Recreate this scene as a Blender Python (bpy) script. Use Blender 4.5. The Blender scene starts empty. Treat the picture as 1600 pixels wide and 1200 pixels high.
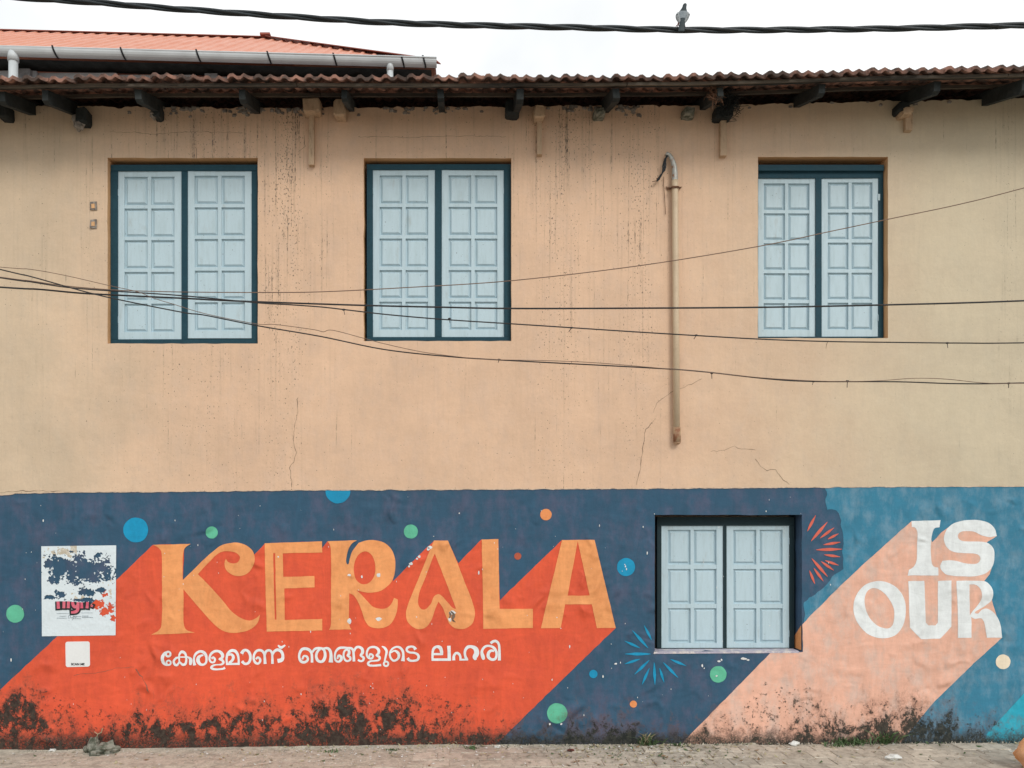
import bpy, math, random
from mathutils import Vector, noise as mnoise
from mathutils.geometry import tessellate_polygon

R = math.radians
rnd = random.Random(7)
SC = bpy.context.scene
COL = SC.collection

# ------------------------------------------------------------------ camera
D, EYE, F = 7.135, 1.89, 1320.0          # metres to the wall, eye height, focal length in photo pixels
cam_d = bpy.data.cameras.new('camera')
cam = bpy.data.objects.new('camera', cam_d); COL.objects.link(cam)
cam.location = (0, -D, EYE); cam.rotation_euler = (R(90), 0, 0)
cam_d.sensor_width = 36; cam_d.lens = F / 1600 * 36
cam_d.shift_x = 84 / 1600; cam_d.shift_y = 215 / 1600
cam_d.clip_start = 0.05; cam_d.clip_end = 1000
SC.camera = cam

# ------------------------------------------------------------------ light
SUN_EL, SUN_AZ = 35, 26                  # degrees; azimuth from straight behind the camera towards the right
w = bpy.data.worlds.new('World'); SC.world = w; w.use_nodes = True
nt = w.node_tree; nt.nodes.clear()
wo = nt.nodes.new('ShaderNodeOutputWorld'); bg = nt.nodes.new('ShaderNodeBackground')
sky = nt.nodes.new('ShaderNodeTexSky'); sky.sky_type = 'NISHITA'; sky.sun_disc = False
sky.sun_elevation = R(SUN_EL); sky.sun_rotation = R(180 - SUN_AZ)
tc = nt.nodes.new('ShaderNodeTexCoord'); cn = nt.nodes.new('ShaderNodeTexNoise')
cn.inputs['Scale'].default_value = 2.2; cn.inputs['Detail'].default_value = 5
nt.links.new(tc.outputs['Generated'], cn.inputs['Vector'])
cr = nt.nodes.new('ShaderNodeValToRGB')
cr.color_ramp.elements[0].position = .38; cr.color_ramp.elements[0].color = (8.4, 8.9, 9.2, 1)
cr.color_ramp.elements[1].position = .56; cr.color_ramp.elements[1].color = (12.9, 12.9, 12.7, 1)
nt.links.new(cn.outputs['Fac'], cr.inputs['Fac'])
mx = nt.nodes.new('ShaderNodeMixRGB'); mx.inputs['Fac'].default_value = .88
nt.links.new(sky.outputs[0], mx.inputs[1]); nt.links.new(cr.outputs[0], mx.inputs[2])
nt.links.new(mx.outputs[0], bg.inputs['Color']); bg.inputs['Strength'].default_value = 0.1
nt.links.new(bg.outputs[0], wo.inputs['Surface'])

sl = bpy.data.lights.new('sun', 'SUN'); sl.energy = 1.5; sl.angle = R(20); sl.color = (1, .95, .88)
so = bpy.data.objects.new('sun', sl); COL.objects.link(so); so.location = (3, -9, 12)
e, a = R(SUN_EL), R(SUN_AZ)
sdir = Vector((math.cos(e) * math.sin(a), -math.cos(e) * math.cos(a), math.sin(e)))
so.rotation_euler = sdir.to_track_quat('Z', 'Y').to_euler()
SC.view_settings.view_transform = 'Standard'; SC.view_settings.look = 'None'
SC.view_settings.exposure = -0.02; SC.view_settings.gamma = 1; SC.view_settings.use_curve_mapping = False

# ------------------------------------------------------------------ measuring helpers
def wx(px): return (px - 716) / 185.0            # elevation of the wall: 185 photo pixels to the metre
def wz(py): return EYE + (815 - py) / 185.0
def at(px, py, y):
    d = D + y
    return Vector(((px - 716) * d / F, y, EYE + (815 - py) * d / F))
def gz(x): return .0135 * x if x < 0 else .006 * x   # the pavement falls slightly to the left
def lerp(pts, x):
    if x <= pts[0][0]: return pts[0][1]
    for (x0, y0), (x1, y1) in zip(pts, pts[1:]):
        if x <= x1: return y0 + (y1 - y0) * (x - x0) / (x1 - x0)
    return pts[-1][1]

# ------------------------------------------------------------------ mesh helpers
class MB:
    def __init__(s): s.v = []; s.f = []; s.m = []; s.mi = 0
    def add(s, vs, fs):
        b = len(s.v); s.v += [Vector(q) for q in vs]
        for f in fs: s.f.append([b + i for i in f]); s.m.append(s.mi)
    def box(s, x0, x1, y0, y1, z0, z1, j=0):
        q = [(x, y, z) for x in (x0, x1) for y in (y0, y1) for z in (z0, z1)]
        if j: q = [tuple(c + rnd.uniform(-j, j) for c in p) for p in q]
        s.add(q, [(0, 1, 3, 2), (4, 6, 7, 5), (0, 4, 5, 1), (2, 3, 7, 6), (0, 2, 6, 4), (1, 5, 7, 3)])
    def hexa(s, q):      # 8 corners: four of one end, four of the other
        s.add(q, [(3, 2, 1, 0), (4, 5, 6, 7), (0, 1, 5, 4), (1, 2, 6, 5), (2, 3, 7, 6), (3, 0, 4, 7)])
    def tube(s, path, r, n=8, cap=True):
        path = [Vector(p) for p in path]; rings = []
        up = Vector((0, 0, 1))
        t0 = (path[1] - path[0]).normalized()
        nrm = t0.cross(up)
        if nrm.length < .05: nrm = t0.cross(Vector((0, 1, 0)))
        nrm.normalize()
        for i, p in enumerate(path):
            t = (path[min(i + 1, len(path) - 1)] - path[max(i - 1, 0)]).normalized()
            nrm = (nrm - t * nrm.dot(t)).normalized(); bn = t.cross(nrm)
            rr = r[i] if isinstance(r, (list, tuple)) else r
            rings.append([p + (nrm * math.cos(2 * math.pi * k / n) + bn * math.sin(2 * math.pi * k / n)) * rr for k in range(n)])
        vs = [q for g in rings for q in g]; fs = []
        for i in range(len(rings) - 1):
            for k in range(n):
                fs.append((i * n + k, i * n + (k + 1) % n, (i + 1) * n + (k + 1) % n, (i + 1) * n + k))
        if cap:
            fs.append(tuple(reversed(range(n)))); fs.append(tuple((len(rings) - 1) * n + k for k in range(n)))
        s.add(vs, fs)
    def rings(s, rings, cap=True):
        n = len(rings[0]); fs = []
        for i in range(len(rings) - 1):
            for k in range(n):
                fs.append((i * n + k, i * n + (k + 1) % n, (i + 1) * n + (k + 1) % n, (i + 1) * n + k))
        if cap:
            fs.append(tuple(reversed(range(n)))); fs.append(tuple((len(rings) - 1) * n + k for k in range(n)))
        s.add([q for g in rings for q in g], fs)
    def flat(s, loops, y, conv=None):        # polygon with holes on the wall, loops in photo pixels
        conv = conv or (lambda p: (wx(p[0]), y, wz(p[1])))
        L = [[Vector(conv(p)) for p in lp] for lp in loops]
        T = tessellate_polygon([[Vector((q.x, q.z, 0)) for q in lp] for lp in L])
        allv = [q for lp in L for q in lp]; fs = []
        for t in T:
            p, q, r_ = (allv[i] for i in t)
            fs.append(t if (q - p).cross(r_ - p).y < 0 else t[::-1])
        s.add(allv, fs)
    def blob(s, c, rx, ry, rz, seed=0, amp=.35, n=8, m=5):
        c = Vector(c); rg = []
        for i in range(1, m):
            th = math.pi * i / m; g = []
            for k in range(n):
                ph = 2 * math.pi * k / n
                d = Vector((math.sin(th) * math.cos(ph), math.sin(th) * math.sin(ph), math.cos(th)))
                q = 1 + amp * mnoise.noise(d * 1.7 + Vector((seed * 3.7, seed, 0)))
                g.append(c + Vector((d.x * rx * q, d.y * ry * q, d.z * rz * q)))
            rg.append(g)
        s.rings(rg)

WL = {}
def obj(name, mb, mats, parent=None, smooth=False, **props):
    if not isinstance(mats, (list, tuple)): mats = [mats]
    me = bpy.data.meshes.new(name)
    lo = Vector([min(v[i] for v in mb.v) for i in range(3)]); hi = Vector([max(v[i] for v in mb.v) for i in range(3)])
    c = (lo + hi) / 2
    if parent is None: c.z = lo.z
    me.from_pydata([tuple(v - c) for v in mb.v], [], mb.f)
    for m in mats: me.materials.append(m)
    if len(mats) > 1: me.polygons.foreach_set('material_index', mb.m)
    if smooth: me.polygons.foreach_set('use_smooth', [True] * len(me.polygons))
    me.update()
    o = bpy.data.objects.new(name, me); COL.objects.link(o)
    link(o, c, parent)
    for k, v in props.items(): o[k] = v
    return o
def link(o, c, parent):
    WL[o.name] = Vector(c)
    if parent is not None:
        o.parent = parent; o.location = Vector(c) - WL[parent.name]
    else: o.location = c
def empty(name, loc, label=None, cat=None, group=None, parent=None):
    o = bpy.data.objects.new(name, None); COL.objects.link(o); o.empty_display_size = .2
    link(o, loc, parent)
    if label: o['label'] = label
    if cat: o['category'] = cat
    if group: o['group'] = group
    return o
def dup(src, loc, parent):
    o = src.copy(); COL.objects.link(o); link(o, loc, parent); return o

def smooth_loop(pts, sub=5, closed=True):
    """Catmull-Rom through the points; a third value 1 marks a corner."""
    n = len(pts); out = []
    def P(i): return pts[i % n] if closed else pts[max(0, min(n - 1, i))]
    for i in range(n if closed else n - 1):
        p0, p1, p2, p3 = P(i - 1), P(i), P(i + 1), P(i + 2)
        c1 = len(p1) > 2 and p1[2] == 1; c2 = len(p2) > 2 and p2[2] == 1
        if c1 and c2: out.append((p1[0], p1[1])); continue
        a0 = p1 if c1 else p0; a3 = p2 if c2 else p3
        for k in range(sub):
            t = k / sub
            out.append(tuple(.5 * (2 * p1[j] + (p2[j] - a0[j]) * t + (2 * a0[j] - 5 * p1[j] + 4 * p2[j] - a3[j]) * t * t
                                   + (3 * p1[j] - a0[j] - 3 * p2[j] + a3[j]) * t ** 3) for j in (0, 1)))
    if not closed: out.append(tuple(pts[-1][:2]))
    return out
def cr3(pts, sub=6):
    """Open Catmull-Rom in any dimension."""
    n = len(pts); out = []; dim = len(pts[0])
    for i in range(n - 1):
        p0, p1, p2, p3 = pts[max(0, i - 1)], pts[i], pts[i + 1], pts[min(n - 1, i + 2)]
        for k in range(sub):
            t = k / sub
            out.append(tuple(.5 * (2 * p1[j] + (p2[j] - p0[j]) * t + (2 * p0[j] - 5 * p1[j] + 4 * p2[j] - p3[j]) * t * t
                                   + (3 * p1[j] - p0[j] - 3 * p2[j] + p3[j]) * t ** 3) for j in range(dim)))
    out.append(tuple(pts[-1])); return out
def wobble(loop, a, s=0, step=5):
    out = []; n = len(loop)
    for i in range(n):
        p, q = loop[i], loop[(i + 1) % n]; k = max(1, int(math.hypot(q[0] - p[0], q[1] - p[1]) / step))
        for j in range(k):
            x, y = p[0] + (q[0] - p[0]) * j / k, p[1] + (q[1] - p[1]) * j / k
            v = mnoise.noise_vector(Vector((x * .09, y * .09, s))); out.append((x + v.x * a, y + v.y * a))
    return out
def ribbon(mb, pts, y, dy=.0004, sub=5, rough=0):
    """A brush stroke of varying width on the wall; pts = (px, py, width px)."""
    q = cr3(pts, sub) if len(pts) > 2 else [tuple(p) for p in pts]
    vs = []; n = len(q)
    for i, (x, z, wd) in enumerate(q):
        a, b = q[max(0, i - 1)], q[min(n - 1, i + 1)]
        tx, tz = b[0] - a[0], b[1] - a[1]; L = math.hypot(tx, tz) or 1
        nx, nz = -tz / L, tx / L
        wd = max(.3, wd) * (1 + rough * rnd.uniform(-1, 1))
        yy = y - dy * i / n
        vs += [(wx(x + nx * wd / 2), yy, wz(z + nz * wd / 2)), (wx(x - nx * wd / 2), yy, wz(z - nz * wd / 2))]
    mb.add(vs, [(2 * i, 2 * i + 2, 2 * i + 3, 2 * i + 1) for i in range(n - 1)])
def ring_pts(cx, cy, r, wd, n=14): return [(cx + r * math.cos(2 * math.pi * k / n), cy + r * math.sin(2 * math.pi * k / n), wd) for k in range(n + 1)]

# ------------------------------------------------------------------ materials
def new_mat(name):
    m = bpy.data.materials.new(name); m.use_nodes = True
    return m, m.node_tree, m.node_tree.nodes['Principled BSDF']
class NB:
    def __init__(s, t): s.t = t
    def n(s, typ, **kw):
        o = s.t.nodes.new(typ)
        for k, v in kw.items(): setattr(o, k, v)
        return o
    def set(s, sock, v):
        if isinstance(v, bpy.types.NodeSocket): s.t.links.new(v, sock)
        else: sock.default_value = v
    def math(s, op, a, b=0.0, c=None, clamp=False):
        o = s.n('ShaderNodeMath', operation=op, use_clamp=clamp); s.set(o.inputs[0], a); s.set(o.inputs[1], b)
        if c is not None: s.set(o.inputs[2], c)
        return o.outputs[0]
    def ss(s, v, lo, hi, a=0.0, b=1.0):
        o = s.n('ShaderNodeMapRange', interpolation_type='SMOOTHSTEP'); s.set(o.inputs[0], v)
        for i, q in zip((1, 2, 3, 4), (lo, hi, a, b)): s.set(o.inputs[i], q)
        return o.outputs[0]
    def noise(s, vec, scale, detail=4.0, rough=.55, dist=0.0):
        o = s.n('ShaderNodeTexNoise'); s.set(o.inputs['Vector'], vec); o.inputs['Scale'].default_value = scale
        o.inputs['Detail'].default_value = detail; o.inputs['Roughness'].default_value = rough; o.inputs['Distortion'].default_value = dist
        return o.outputs['Fac']
    def mix(s, f, a, b, mode='MIX'):
        o = s.n('ShaderNodeMixRGB', blend_type=mode); s.set(o.inputs[0], f); s.set(o.inputs[1], a); s.set(o.inputs[2], b)
        return o.outputs[0]
    def scale(s, vec, sc):
        o = s.n('ShaderNodeVectorMath', operation='MULTIPLY'); s.set(o.inputs[0], vec); o.inputs[1].default_value = sc
        return o.outputs[0]
    def curve(s, v, pts):
        o = s.n('ShaderNodeFloatCurve'); c = o.mapping.curves[0]
        while len(c.points) > 2: c.points.remove(c.points[-1])
        c.points[0].location = pts[0]; c.points[1].location = pts[-1]
        for p in pts[1:-1]: c.points.new(*p)
        for p in c.points: p.handle_type = 'VECTOR'
        o.mapping.update(); s.set(o.inputs['Value'], v); return o.outputs[0]
def c4(c): return (c[0], c[1], c[2], 1)

# Weathered plaster: all wall paints share this group, so stains run on across the colours.
WG = bpy.data.node_groups.new('weathered_plaster', 'ShaderNodeTree')
for nm, tp in (('Color', 'NodeSocketColor'), ('Mottle Color', 'NodeSocketColor'), ('Mottle', 'NodeSocketFloat'), ('Streaks', 'NodeSocketFloat'), ('Mould', 'NodeSocketFloat'), ('Ends Color', 'NodeSocketColor'), ('Ends', 'NodeSocketFloat')):
    WG.interface.new_socket(nm, in_out='INPUT', socket_type=tp)
for nm, tp in (('Color', 'NodeSocketColor'), ('Roughness', 'NodeSocketFloat'), ('Normal', 'NodeSocketVector')):
    WG.interface.new_socket(nm, in_out='OUTPUT', socket_type=tp)
def build_weather():
    b = NB(WG); gi = b.n('NodeGroupInput'); go = b.n('NodeGroupOutput')
    geo = b.n('ShaderNodeNewGeometry'); P = geo.outputs['Position']
    sx = b.n('ShaderNodeSeparateXYZ'); b.set(sx.inputs[0], P); X, Z = sx.outputs[0], sx.outputs[2]
    u = b.math('MULTIPLY_ADD', X, 185 / 1600, 716 / 1600, clamp=True)       # 0..1 along the facade
    # broad unevenness of the paint
    big = b.noise(P, 1.3, 5, .6); mid = b.noise(b.scale(P, (1, 1, .6)), 7, 6, .65); fine = b.noise(P, 60, 3, .6)
    col = b.mix(b.math('MULTIPLY', b.ss(mid, .42, .68), gi.outputs['Mottle']), gi.outputs['Color'], gi.outputs['Mottle Color'])
    # lens colour falloff put into the paint colour: greener cream towards both ends
    uu = b.math('ADD', u, b.math('MULTIPLY_ADD', big, .16, -.08))
    ends = b.math('MULTIPLY', b.math('MAXIMUM', b.ss(uu, .62, .97), b.ss(uu, .24, .0, 0, .62)), gi.outputs['Ends'])
    col = b.mix(ends, col, gi.outputs['Ends Color'])
    val = b.math('ADD', b.ss(big, .3, .7, .93, 1.06), b.ss(fine, .25, .75, -.022, .022))
    roll = b.noise(b.scale(P, (9, 1, 2.4)), 1.0, 6, .7, 1.2); scr = b.noise(b.scale(P, (3.5, 1, 11)), 1.0, 6, .7, 1.5)
    val = b.math('ADD', val, b.math('MULTIPLY', b.math('ADD', b.ss(roll, .3, .7, -.07, .07), b.ss(scr, .3, .7, -.055, .055)), b.ss(Z, 2.2, 2.0, .35, 1)))
    hsv = b.n('ShaderNodeHueSaturation'); b.set(hsv.inputs['Value'], val); b.set(hsv.inputs['Color'], col); col = hsv.outputs[0]
    # rain streaks from the eave
    prof = b.curve(u, [(0, .25), (.035, .3), (.042, .6), (.05, .25), (.075, .2), (.085, .5), (.095, .3), (.115, .45), (.135, .4), (.155, .55), (.19, .75), (.235, .75), (.25, .5), (.262, .85), (.275, 1), (.29, .95), (.297, .6), (.305, .4), (.318, .55), (.33, .25), (.37, .3), (.46, .4), (.485, .4), (.51, .35), (.53, .7), (.545, .85), (.565, .7), (.58, .55), (.6, .5), (.615, .85), (.63, .8), (.645, .5), (.66, .25), (.7, .22), (.76, .22), (.8, .2), (.9, .1), (.97, .12), (.985, .5), (1, .2)])
    fall = b.ss(Z, 2.3, 5.3, .25, 1.0)
    s1 = b.noise(b.scale(P, (42, 1, .9)), 1.0, 5, .62); s2 = b.noise(b.scale(P, (150, 1, 1.7)), 1.0, 3, .6)
    brk = b.noise(b.scale(P, (50, 1, 24)), 1.0, 4, .65)
    prof = b.math('MULTIPLY', prof, b.ss(b.noise(b.scale(P, (6, 1, 1.6)), 1.0, 4, .65), .30, .62, .45, 1.12))
    pf = b.math('MULTIPLY', prof, fall)
    thr = b.math('MULTIPLY_ADD', pf, -.115, .615)
    line = b.ss(b.math('ADD', b.math('MULTIPLY', s1, .6), b.math('MULTIPLY', s2, .4)), thr, b.math('ADD', thr, .07))
    line = b.math('MULTIPLY', line, b.ss(brk, .46, .58, .06, .85))
    haze = b.math('MULTIPLY', b.ss(s1, .48, .72), b.math('MULTIPLY', pf, .40))
    sp = b.noise(b.scale(P, (75, 1, 48)), 1.0, 2.5, .6)
    st = b.math('MULTIPLY_ADD', b.math('MULTIPLY', prof, b.ss(Z, 2.0, 4.6, .6, 1)), -.125, .71)
    speck = b.math('MULTIPLY', b.ss(sp, st, b.math('ADD', st, .035)), .85)
    sp2 = b.noise(b.scale(P, (34, 1, 26)), 1.0, 3, .65)
    st2 = b.math('MULTIPLY_ADD', b.math('MULTIPLY', prof, b.ss(Z, 2.0, 4.6, .6, 1)), -.09, .765)
    speck = b.math('MAXIMUM', speck, b.math('MULTIPLY', b.ss(sp2, st2, b.math('ADD', st2, .03)), .9))
    tot = b.math('MULTIPLY', b.math('MAXIMUM', b.math('MAXIMUM', line, haze), speck), gi.outputs['Streaks'])
    col = b.mix(tot, col, (.045, .044, .040, 1))
    wl = b.noise(b.scale(P, (55, 1, 22)), 1.0, 3, .6)      # pale lime runs
    col = b.mix(b.math('MULTIPLY', b.math('MULTIPLY', b.ss(wl, .62, .72), b.ss(pf, .45, .95)), b.math('MULTIPLY', gi.outputs['Streaks'], .5)), col, (.55, .52, .47, 1))
    # black mould rising from the ground, height profile along the wall
    H = [(0, 1085), (20, 1068), (45, 1072), (62, 1092), (75, 1118), (100, 1132), (150, 1140), (175, 1134), (200, 1112), (230, 1106), (262, 1110), (300, 1106), (340, 1100), (380, 1104), (412, 1096), (440, 1118), (480, 1094), (500, 1076), (540, 1066), (560, 1082), (590, 1108), (618, 1074), (636, 1076), (655, 1108), (700, 1122), (745, 1122), (780, 1143), (880, 1143), (900, 1120), (965, 1124), (985, 1112), (1010, 1146), (1080, 1146), (1110, 1132), (1150, 1144), (1200, 1142), (1230, 1130), (1275, 1112), (1300, 1112), (1330, 1126), (1355, 1100), (1400, 1098), (1428, 1086), (1450, 1106), (1480, 1098), (1500, 1128), (1600, 1140)]
    h = b.math('MULTIPLY', b.curve(u, [(x / 1600, (1175 - y) / 120) for x, y in H]), 120 / 185)
    ZG = b.math('ADD', Z, .055)
    S = [(0, 1045), (60, 1050), (120, 1070), (200, 1090), (400, 1068), (500, 1052), (640, 1050), (720, 1062), (760, 1100), (850, 1110), (980, 1095), (1060, 1130), (1160, 1080), (1190, 1045), (1260, 1040), (1290, 1085), (1340, 1080), (1430, 1075), (1500, 1090), (1600, 1115)]
    hs = b.math('MULTIPLY', b.curve(u, [(x / 1600, (1175 - y) / 150) for x, y in S]), 150 / 185)
    m1 = b.noise(b.scale(P, (1, 1, .75)), 9, 8, .72, .4); m2 = b.noise(P, 70, 4, .7)
    d1 = b.math('DIVIDE', b.math('SUBTRACT', h, ZG), .30)            # >0 below the line
    f1 = b.math('ADD', b.math('MINIMUM', d1, .62), b.math('MULTIPLY_ADD', m1, 4.4, -2.49))
    f1 = b.math('ADD', f1, b.math('MULTIPLY_ADD', m2, 1.4, -.74))
    k1 = b.ss(f1, .0, .36, 0, .96)
    d2 = b.math('DIVIDE', b.math('SUBTRACT', hs, ZG), .4)
    m3 = b.noise(P, 26, 6, .75)
    f2 = b.math('ADD', b.math('MINIMUM', d2, .5), b.math('ADD', b.math('MULTIPLY_ADD', m3, 4.2, -2.72), b.math('MULTIPLY_ADD', m1, 1.6, -.9)))
    k2 = b.ss(f2, .0, .3, 0, .85)
    base = b.math('MULTIPLY', b.ss(b.math('SUBTRACT', ZG, b.math('MULTIPLY', b.math('SUBTRACT', m1, .5), .25)), .22, .09), b.ss(m2, .33, .58, .45, .95))
    mould = b.math('MULTIPLY', b.math('MAXIMUM', b.math('MAXIMUM', k1, k2), base), gi.outputs['Mould'])
    mc = b.mix(b.ss(m3, .4, .65), (.010, .014, .012, 1), (.046, .047, .036, 1))
    mc = b.mix(b.ss(m2, .62, .74, 0, .5), mc, (.22, .21, .17, 1))
    halo = b.math('MULTIPLY', b.ss(f1, -.75, .1, 0, .38), gi.outputs['Mould'])
    col = b.mix(halo, col, (.17, .075, .05, 1)); col = b.mix(mould, col, mc)
    b.set(go.inputs['Color'], col)
    b.set(go.inputs['Roughness'], b.ss(big, .3, .7, .62, .8))
    # relief: trowel waves, wrinkled paint in patches, grain
    wr = b.n('ShaderNodeTexNoise', noise_type='RIDGED_MULTIFRACTAL'); b.set(wr.inputs['Vector'], P); wr.inputs['Scale'].default_value = 5; wr.inputs['Detail'].default_value = 4; wr.inputs['Distortion'].default_value = .8
    patch = b.ss(b.noise(b.scale(P, (1, 1, 1)), 2.1, 3), .46, .64, .0, 1.0)
    low = b.ss(Z, 2.2, 2.0)
    hgt = b.math('ADD', b.math('MULTIPLY', b.noise(P, 2.4, 3), .018), b.math('MULTIPLY', b.noise(P, 16, 5, .6), .0035))
    hgt = b.math('ADD', hgt, b.math('MULTIPLY', b.math('MULTIPLY', wr.outputs['Fac'], patch), b.math('MULTIPLY_ADD', low, .06, .0018)))
    hgt = b.math('ADD', hgt, b.math('MULTIPLY', fine, .0005)); hgt = b.math('ADD', hgt, b.math('MULTIPLY', mould, .004))
    bp = b.n('ShaderNodeBump'); bp.inputs['Strength'].default_value = .85; bp.inputs['Distance'].default_value = 1; b.set(bp.inputs['Height'], hgt)
    b.set(go.inputs['Normal'], bp.outputs[0])
build_weather()
def paint(name, col, col2=None, mottle=.5, streaks=0.0, mould=1.0, ends=None):
    m, t, p = new_mat(name); g = t.nodes.new('ShaderNodeGroup'); g.node_tree = WG
    g.inputs['Color'].default_value = c4(col); g.inputs['Mottle Color'].default_value = c4(col2 or col)
    g.inputs['Mottle'].default_value = mottle; g.inputs['Streaks'].default_value = streaks; g.inputs['Mould'].default_value = mould
    g.inputs['Ends Color'].default_value = c4(ends or col); g.inputs['Ends'].default_value = .68 if ends else 0
    t.links.new(g.outputs['Color'], p.inputs['Base Color']); t.links.new(g.outputs['Roughness'], p.inputs['Roughness']); t.links.new(g.outputs['Normal'], p.inputs['Normal'])
    p.inputs['Specular IOR Level'].default_value = .3
    return m
def surf(name, col, col2=None, rough=.7, scale=12, lo=.4, hi=.65, amt=.7, bump=.002, stretch=(1, 1, 1), metal=0, rand=0, spec=.3, fine=60, gr=.09, speck=0):
    """General material: two-tone noise, grain relief, optional per-object variation."""
    m, t, p = new_mat(name); b = NB(t); geo = b.n('ShaderNodeNewGeometry'); P = b.scale(geo.outputs['Position'], stretch)
    n1 = b.noise(P, scale, 6, .65); n2 = b.noise(P, fine, 4, .6)
    col_ = b.mix(b.math('MULTIPLY', b.ss(n1, lo, hi), amt), c4(col), c4(col2 or tuple(.6 * q for q in col)))
    v = b.ss(n2, .25, .75, 1 - gr, 1 + gr)
    if rand:
        oi = b.n('ShaderNodeObjectInfo'); v = b.math('MULTIPLY', v, b.ss(oi.outputs['Random'], 0, 1, 1 - rand, 1 + rand))
    if speck:
        col_ = b.mix(b.ss(b.noise(geo.outputs['Position'], 55, 3, .6), speck, speck + .03, 0, .8), col_, (.10, .11, .11, 1))
        col_ = b.mix(b.ss(b.noise(b.scale(geo.outputs['Position'], (9, 9, 3)), 1.0, 6, .7), .56, .74, 0, .4), col_, (.30, .31, .28, 1))
    hs = b.n('ShaderNodeHueSaturation'); b.set(hs.inputs['Value'], v); b.set(hs.inputs['Color'], col_)
    b.set(p.inputs['Base Color'], hs.outputs[0]); b.set(p.inputs['Roughness'], b.ss(n1, .3, .7, rough - .08, min(1, rough + .1)))
    p.inputs['Metallic'].default_value = metal; p.inputs['Specular IOR Level'].default_value = spec
    bp = b.n('ShaderNodeBump'); bp.inputs['Strength'].default_value = .8; bp.inputs['Distance'].default_value = 1
    b.set(bp.inputs['Height'], b.math('ADD', b.math('MULTIPLY', n2, bump), b.math('MULTIPLY', n1, bump * 2))); b.set(p.inputs['Normal'], bp.outputs[0])
    return m

M = {}
M['cream'] = paint('cream_wall_paint', (.68, .468, .322), (.64, .455, .33), .7, 1.0, 1.0, (.50, .485, .36))
M['cream_bounce'] = paint('cream_reveal_bounce_paint', (.68, .40, .20), (.62, .38, .21), .6, .3, 0)  # bounce light on the window reveals is put into this oranger cream
M['navy'] = paint('navy_wall_paint', (.030, .086, .148), (.070, .094, .158), .9)
M['navy_reveal'] = paint('navy_reveal_paint', (.040, .082, .145), (.05, .08, .13), .8, 0, 0)
M['sky_blue'] = paint('faded_blue_wall_paint', (.038, .195, .305), (.16, .285, .375), .75)
M['cyan'] = paint('cyan_wall_paint', (.02, .36, .50), (.06, .44, .56), .6)
M['red'] = paint('red_wall_paint', (.70, .098, .042), (.62, .085, .042), .7)
M['orange'] = paint('light_orange_wall_paint', (.80, .335, .125), (.70, .27, .095), .6)
M['pink'] = paint('pale_pink_wall_paint', (.74, .425, .315), (.62, .455, .385), .85)
M['white'] = paint('white_wall_paint', (.74, .78, .79), (.68, .72, .72), .6)
M['dot_blue'] = paint('blue_dot_paint', (.008, .27, .48), (.01, .23, .42), .6)
M['dot_green'] = paint('green_dot_paint', (.11, .45, .29), (.10, .37, .25), .7)
M['dot_orange'] = paint('orange_dot_paint', (.72, .27, .10), None, .3)
M['dot_brown'] = paint('rust_dot_paint', (.40, .09, .05), None, .3)
M['dot_cream'] = paint('cream_dot_paint', (.78, .68, .52), None, .3)
M['ray_red'] = paint('coral_ray_paint', (.62, .13, .09), None, .3)
M['chip'] = surf('bare_lime_chip', (.72, .74, .74), (.5, .5, .48), .85, 40, amt=.5)
M['crack'] = surf('crack_shadow', (.20, .14, .10), (.08, .06, .045), .95, 30)
M['shutter'] = surf('pale_blue_shutter_paint', (.465, .60, .665), (.40, .52, .565), .5, 5, .42, .72, .7, .0005, (6, 6, .8), spec=.35, gr=.035, speck=.70)
M['frame'] = surf('dark_teal_frame_paint', (.012, .050, .072), (.020, .066, .092), .6, 10, amt=.6, bump=.001, spec=.2)
M['frame_dark'] = surf('old_dark_frame_paint', (.008, .026, .034), (.018, .034, .038), .7, 10, amt=.6, bump=.001)
M['wood'] = surf('weathered_eave_wood', (.032, .037, .037), (.014, .018, .019), .85, 6, .35, .7, .9, .003, (1, 1, 1), rand=.25)
M['batten'] = surf('grey_batten_wood', (.12, .10, .078), (.035, .033, .03), .85, 3, .4, .65, .9, .003, (.6, 5, 6))
M['tile'] = surf('clay_roof_tile', (.30, .155, .115), (.060, .048, .042), .85, 7, .36, .60, .92, .003, rand=.28)
M['mortar'] = surf('crumbled_mortar', (.30, .27, .24), (.09, .08, .07), .95, 22, bump=.006)
M['post'] = surf('cream_painted_timber', (.50, .36, .24), (.25, .17, .11), .75, 10, .5, .75, .8, .002, (4, 4, 1))
M['coral'] = surf('coral_metal_roof', (.60, .255, .165), (.54, .21, .135), .5, 2, amt=.4, bump=.0004, spec=.4)
M['coral_dark'] = surf('brown_ridge_metal', (.30, .09, .06), (.22, .07, .05), .55, 3, amt=.4, bump=.0004)
M['gutter'] = surf('white_gutter_plastic', (.54, .58, .60), (.44, .48, .50), .4, .8, .5, .75, .4, .0001, spec=.45, fine=3)
M['black'] = surf('black_strap', (.02, .022, .025), None, .6)
M['grey_wall'] = surf('grey_render', (.42, .44, .47), (.36, .37, .40), .85, 3, amt=.6)
M['pipe'] = surf('painted_pipe', (.58, .46, .32), (.50, .38, .26), .45, 5, .5, .75, .7, .0003, spec=.4, gr=.04)
M['galv'] = surf('galvanised_conduit', (.42, .43, .40), (.30, .13, .06), .5, 28, .52, .62, .9, .001, metal=.3)
M['rust'] = surf('rusty_iron', (.16, .08, .045), (.06, .04, .03), .85, 40)
M['cable'] = surf('black_cable_sheath', (.010, .018, .023), None, .5, spec=.5)
M['wire_black'] = surf('black_wire', (.03, .03, .032), None, .55)
M['wire_brown'] = surf('brown_wire', (.19, .12, .085), (.12, .08, .06), .6)
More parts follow.
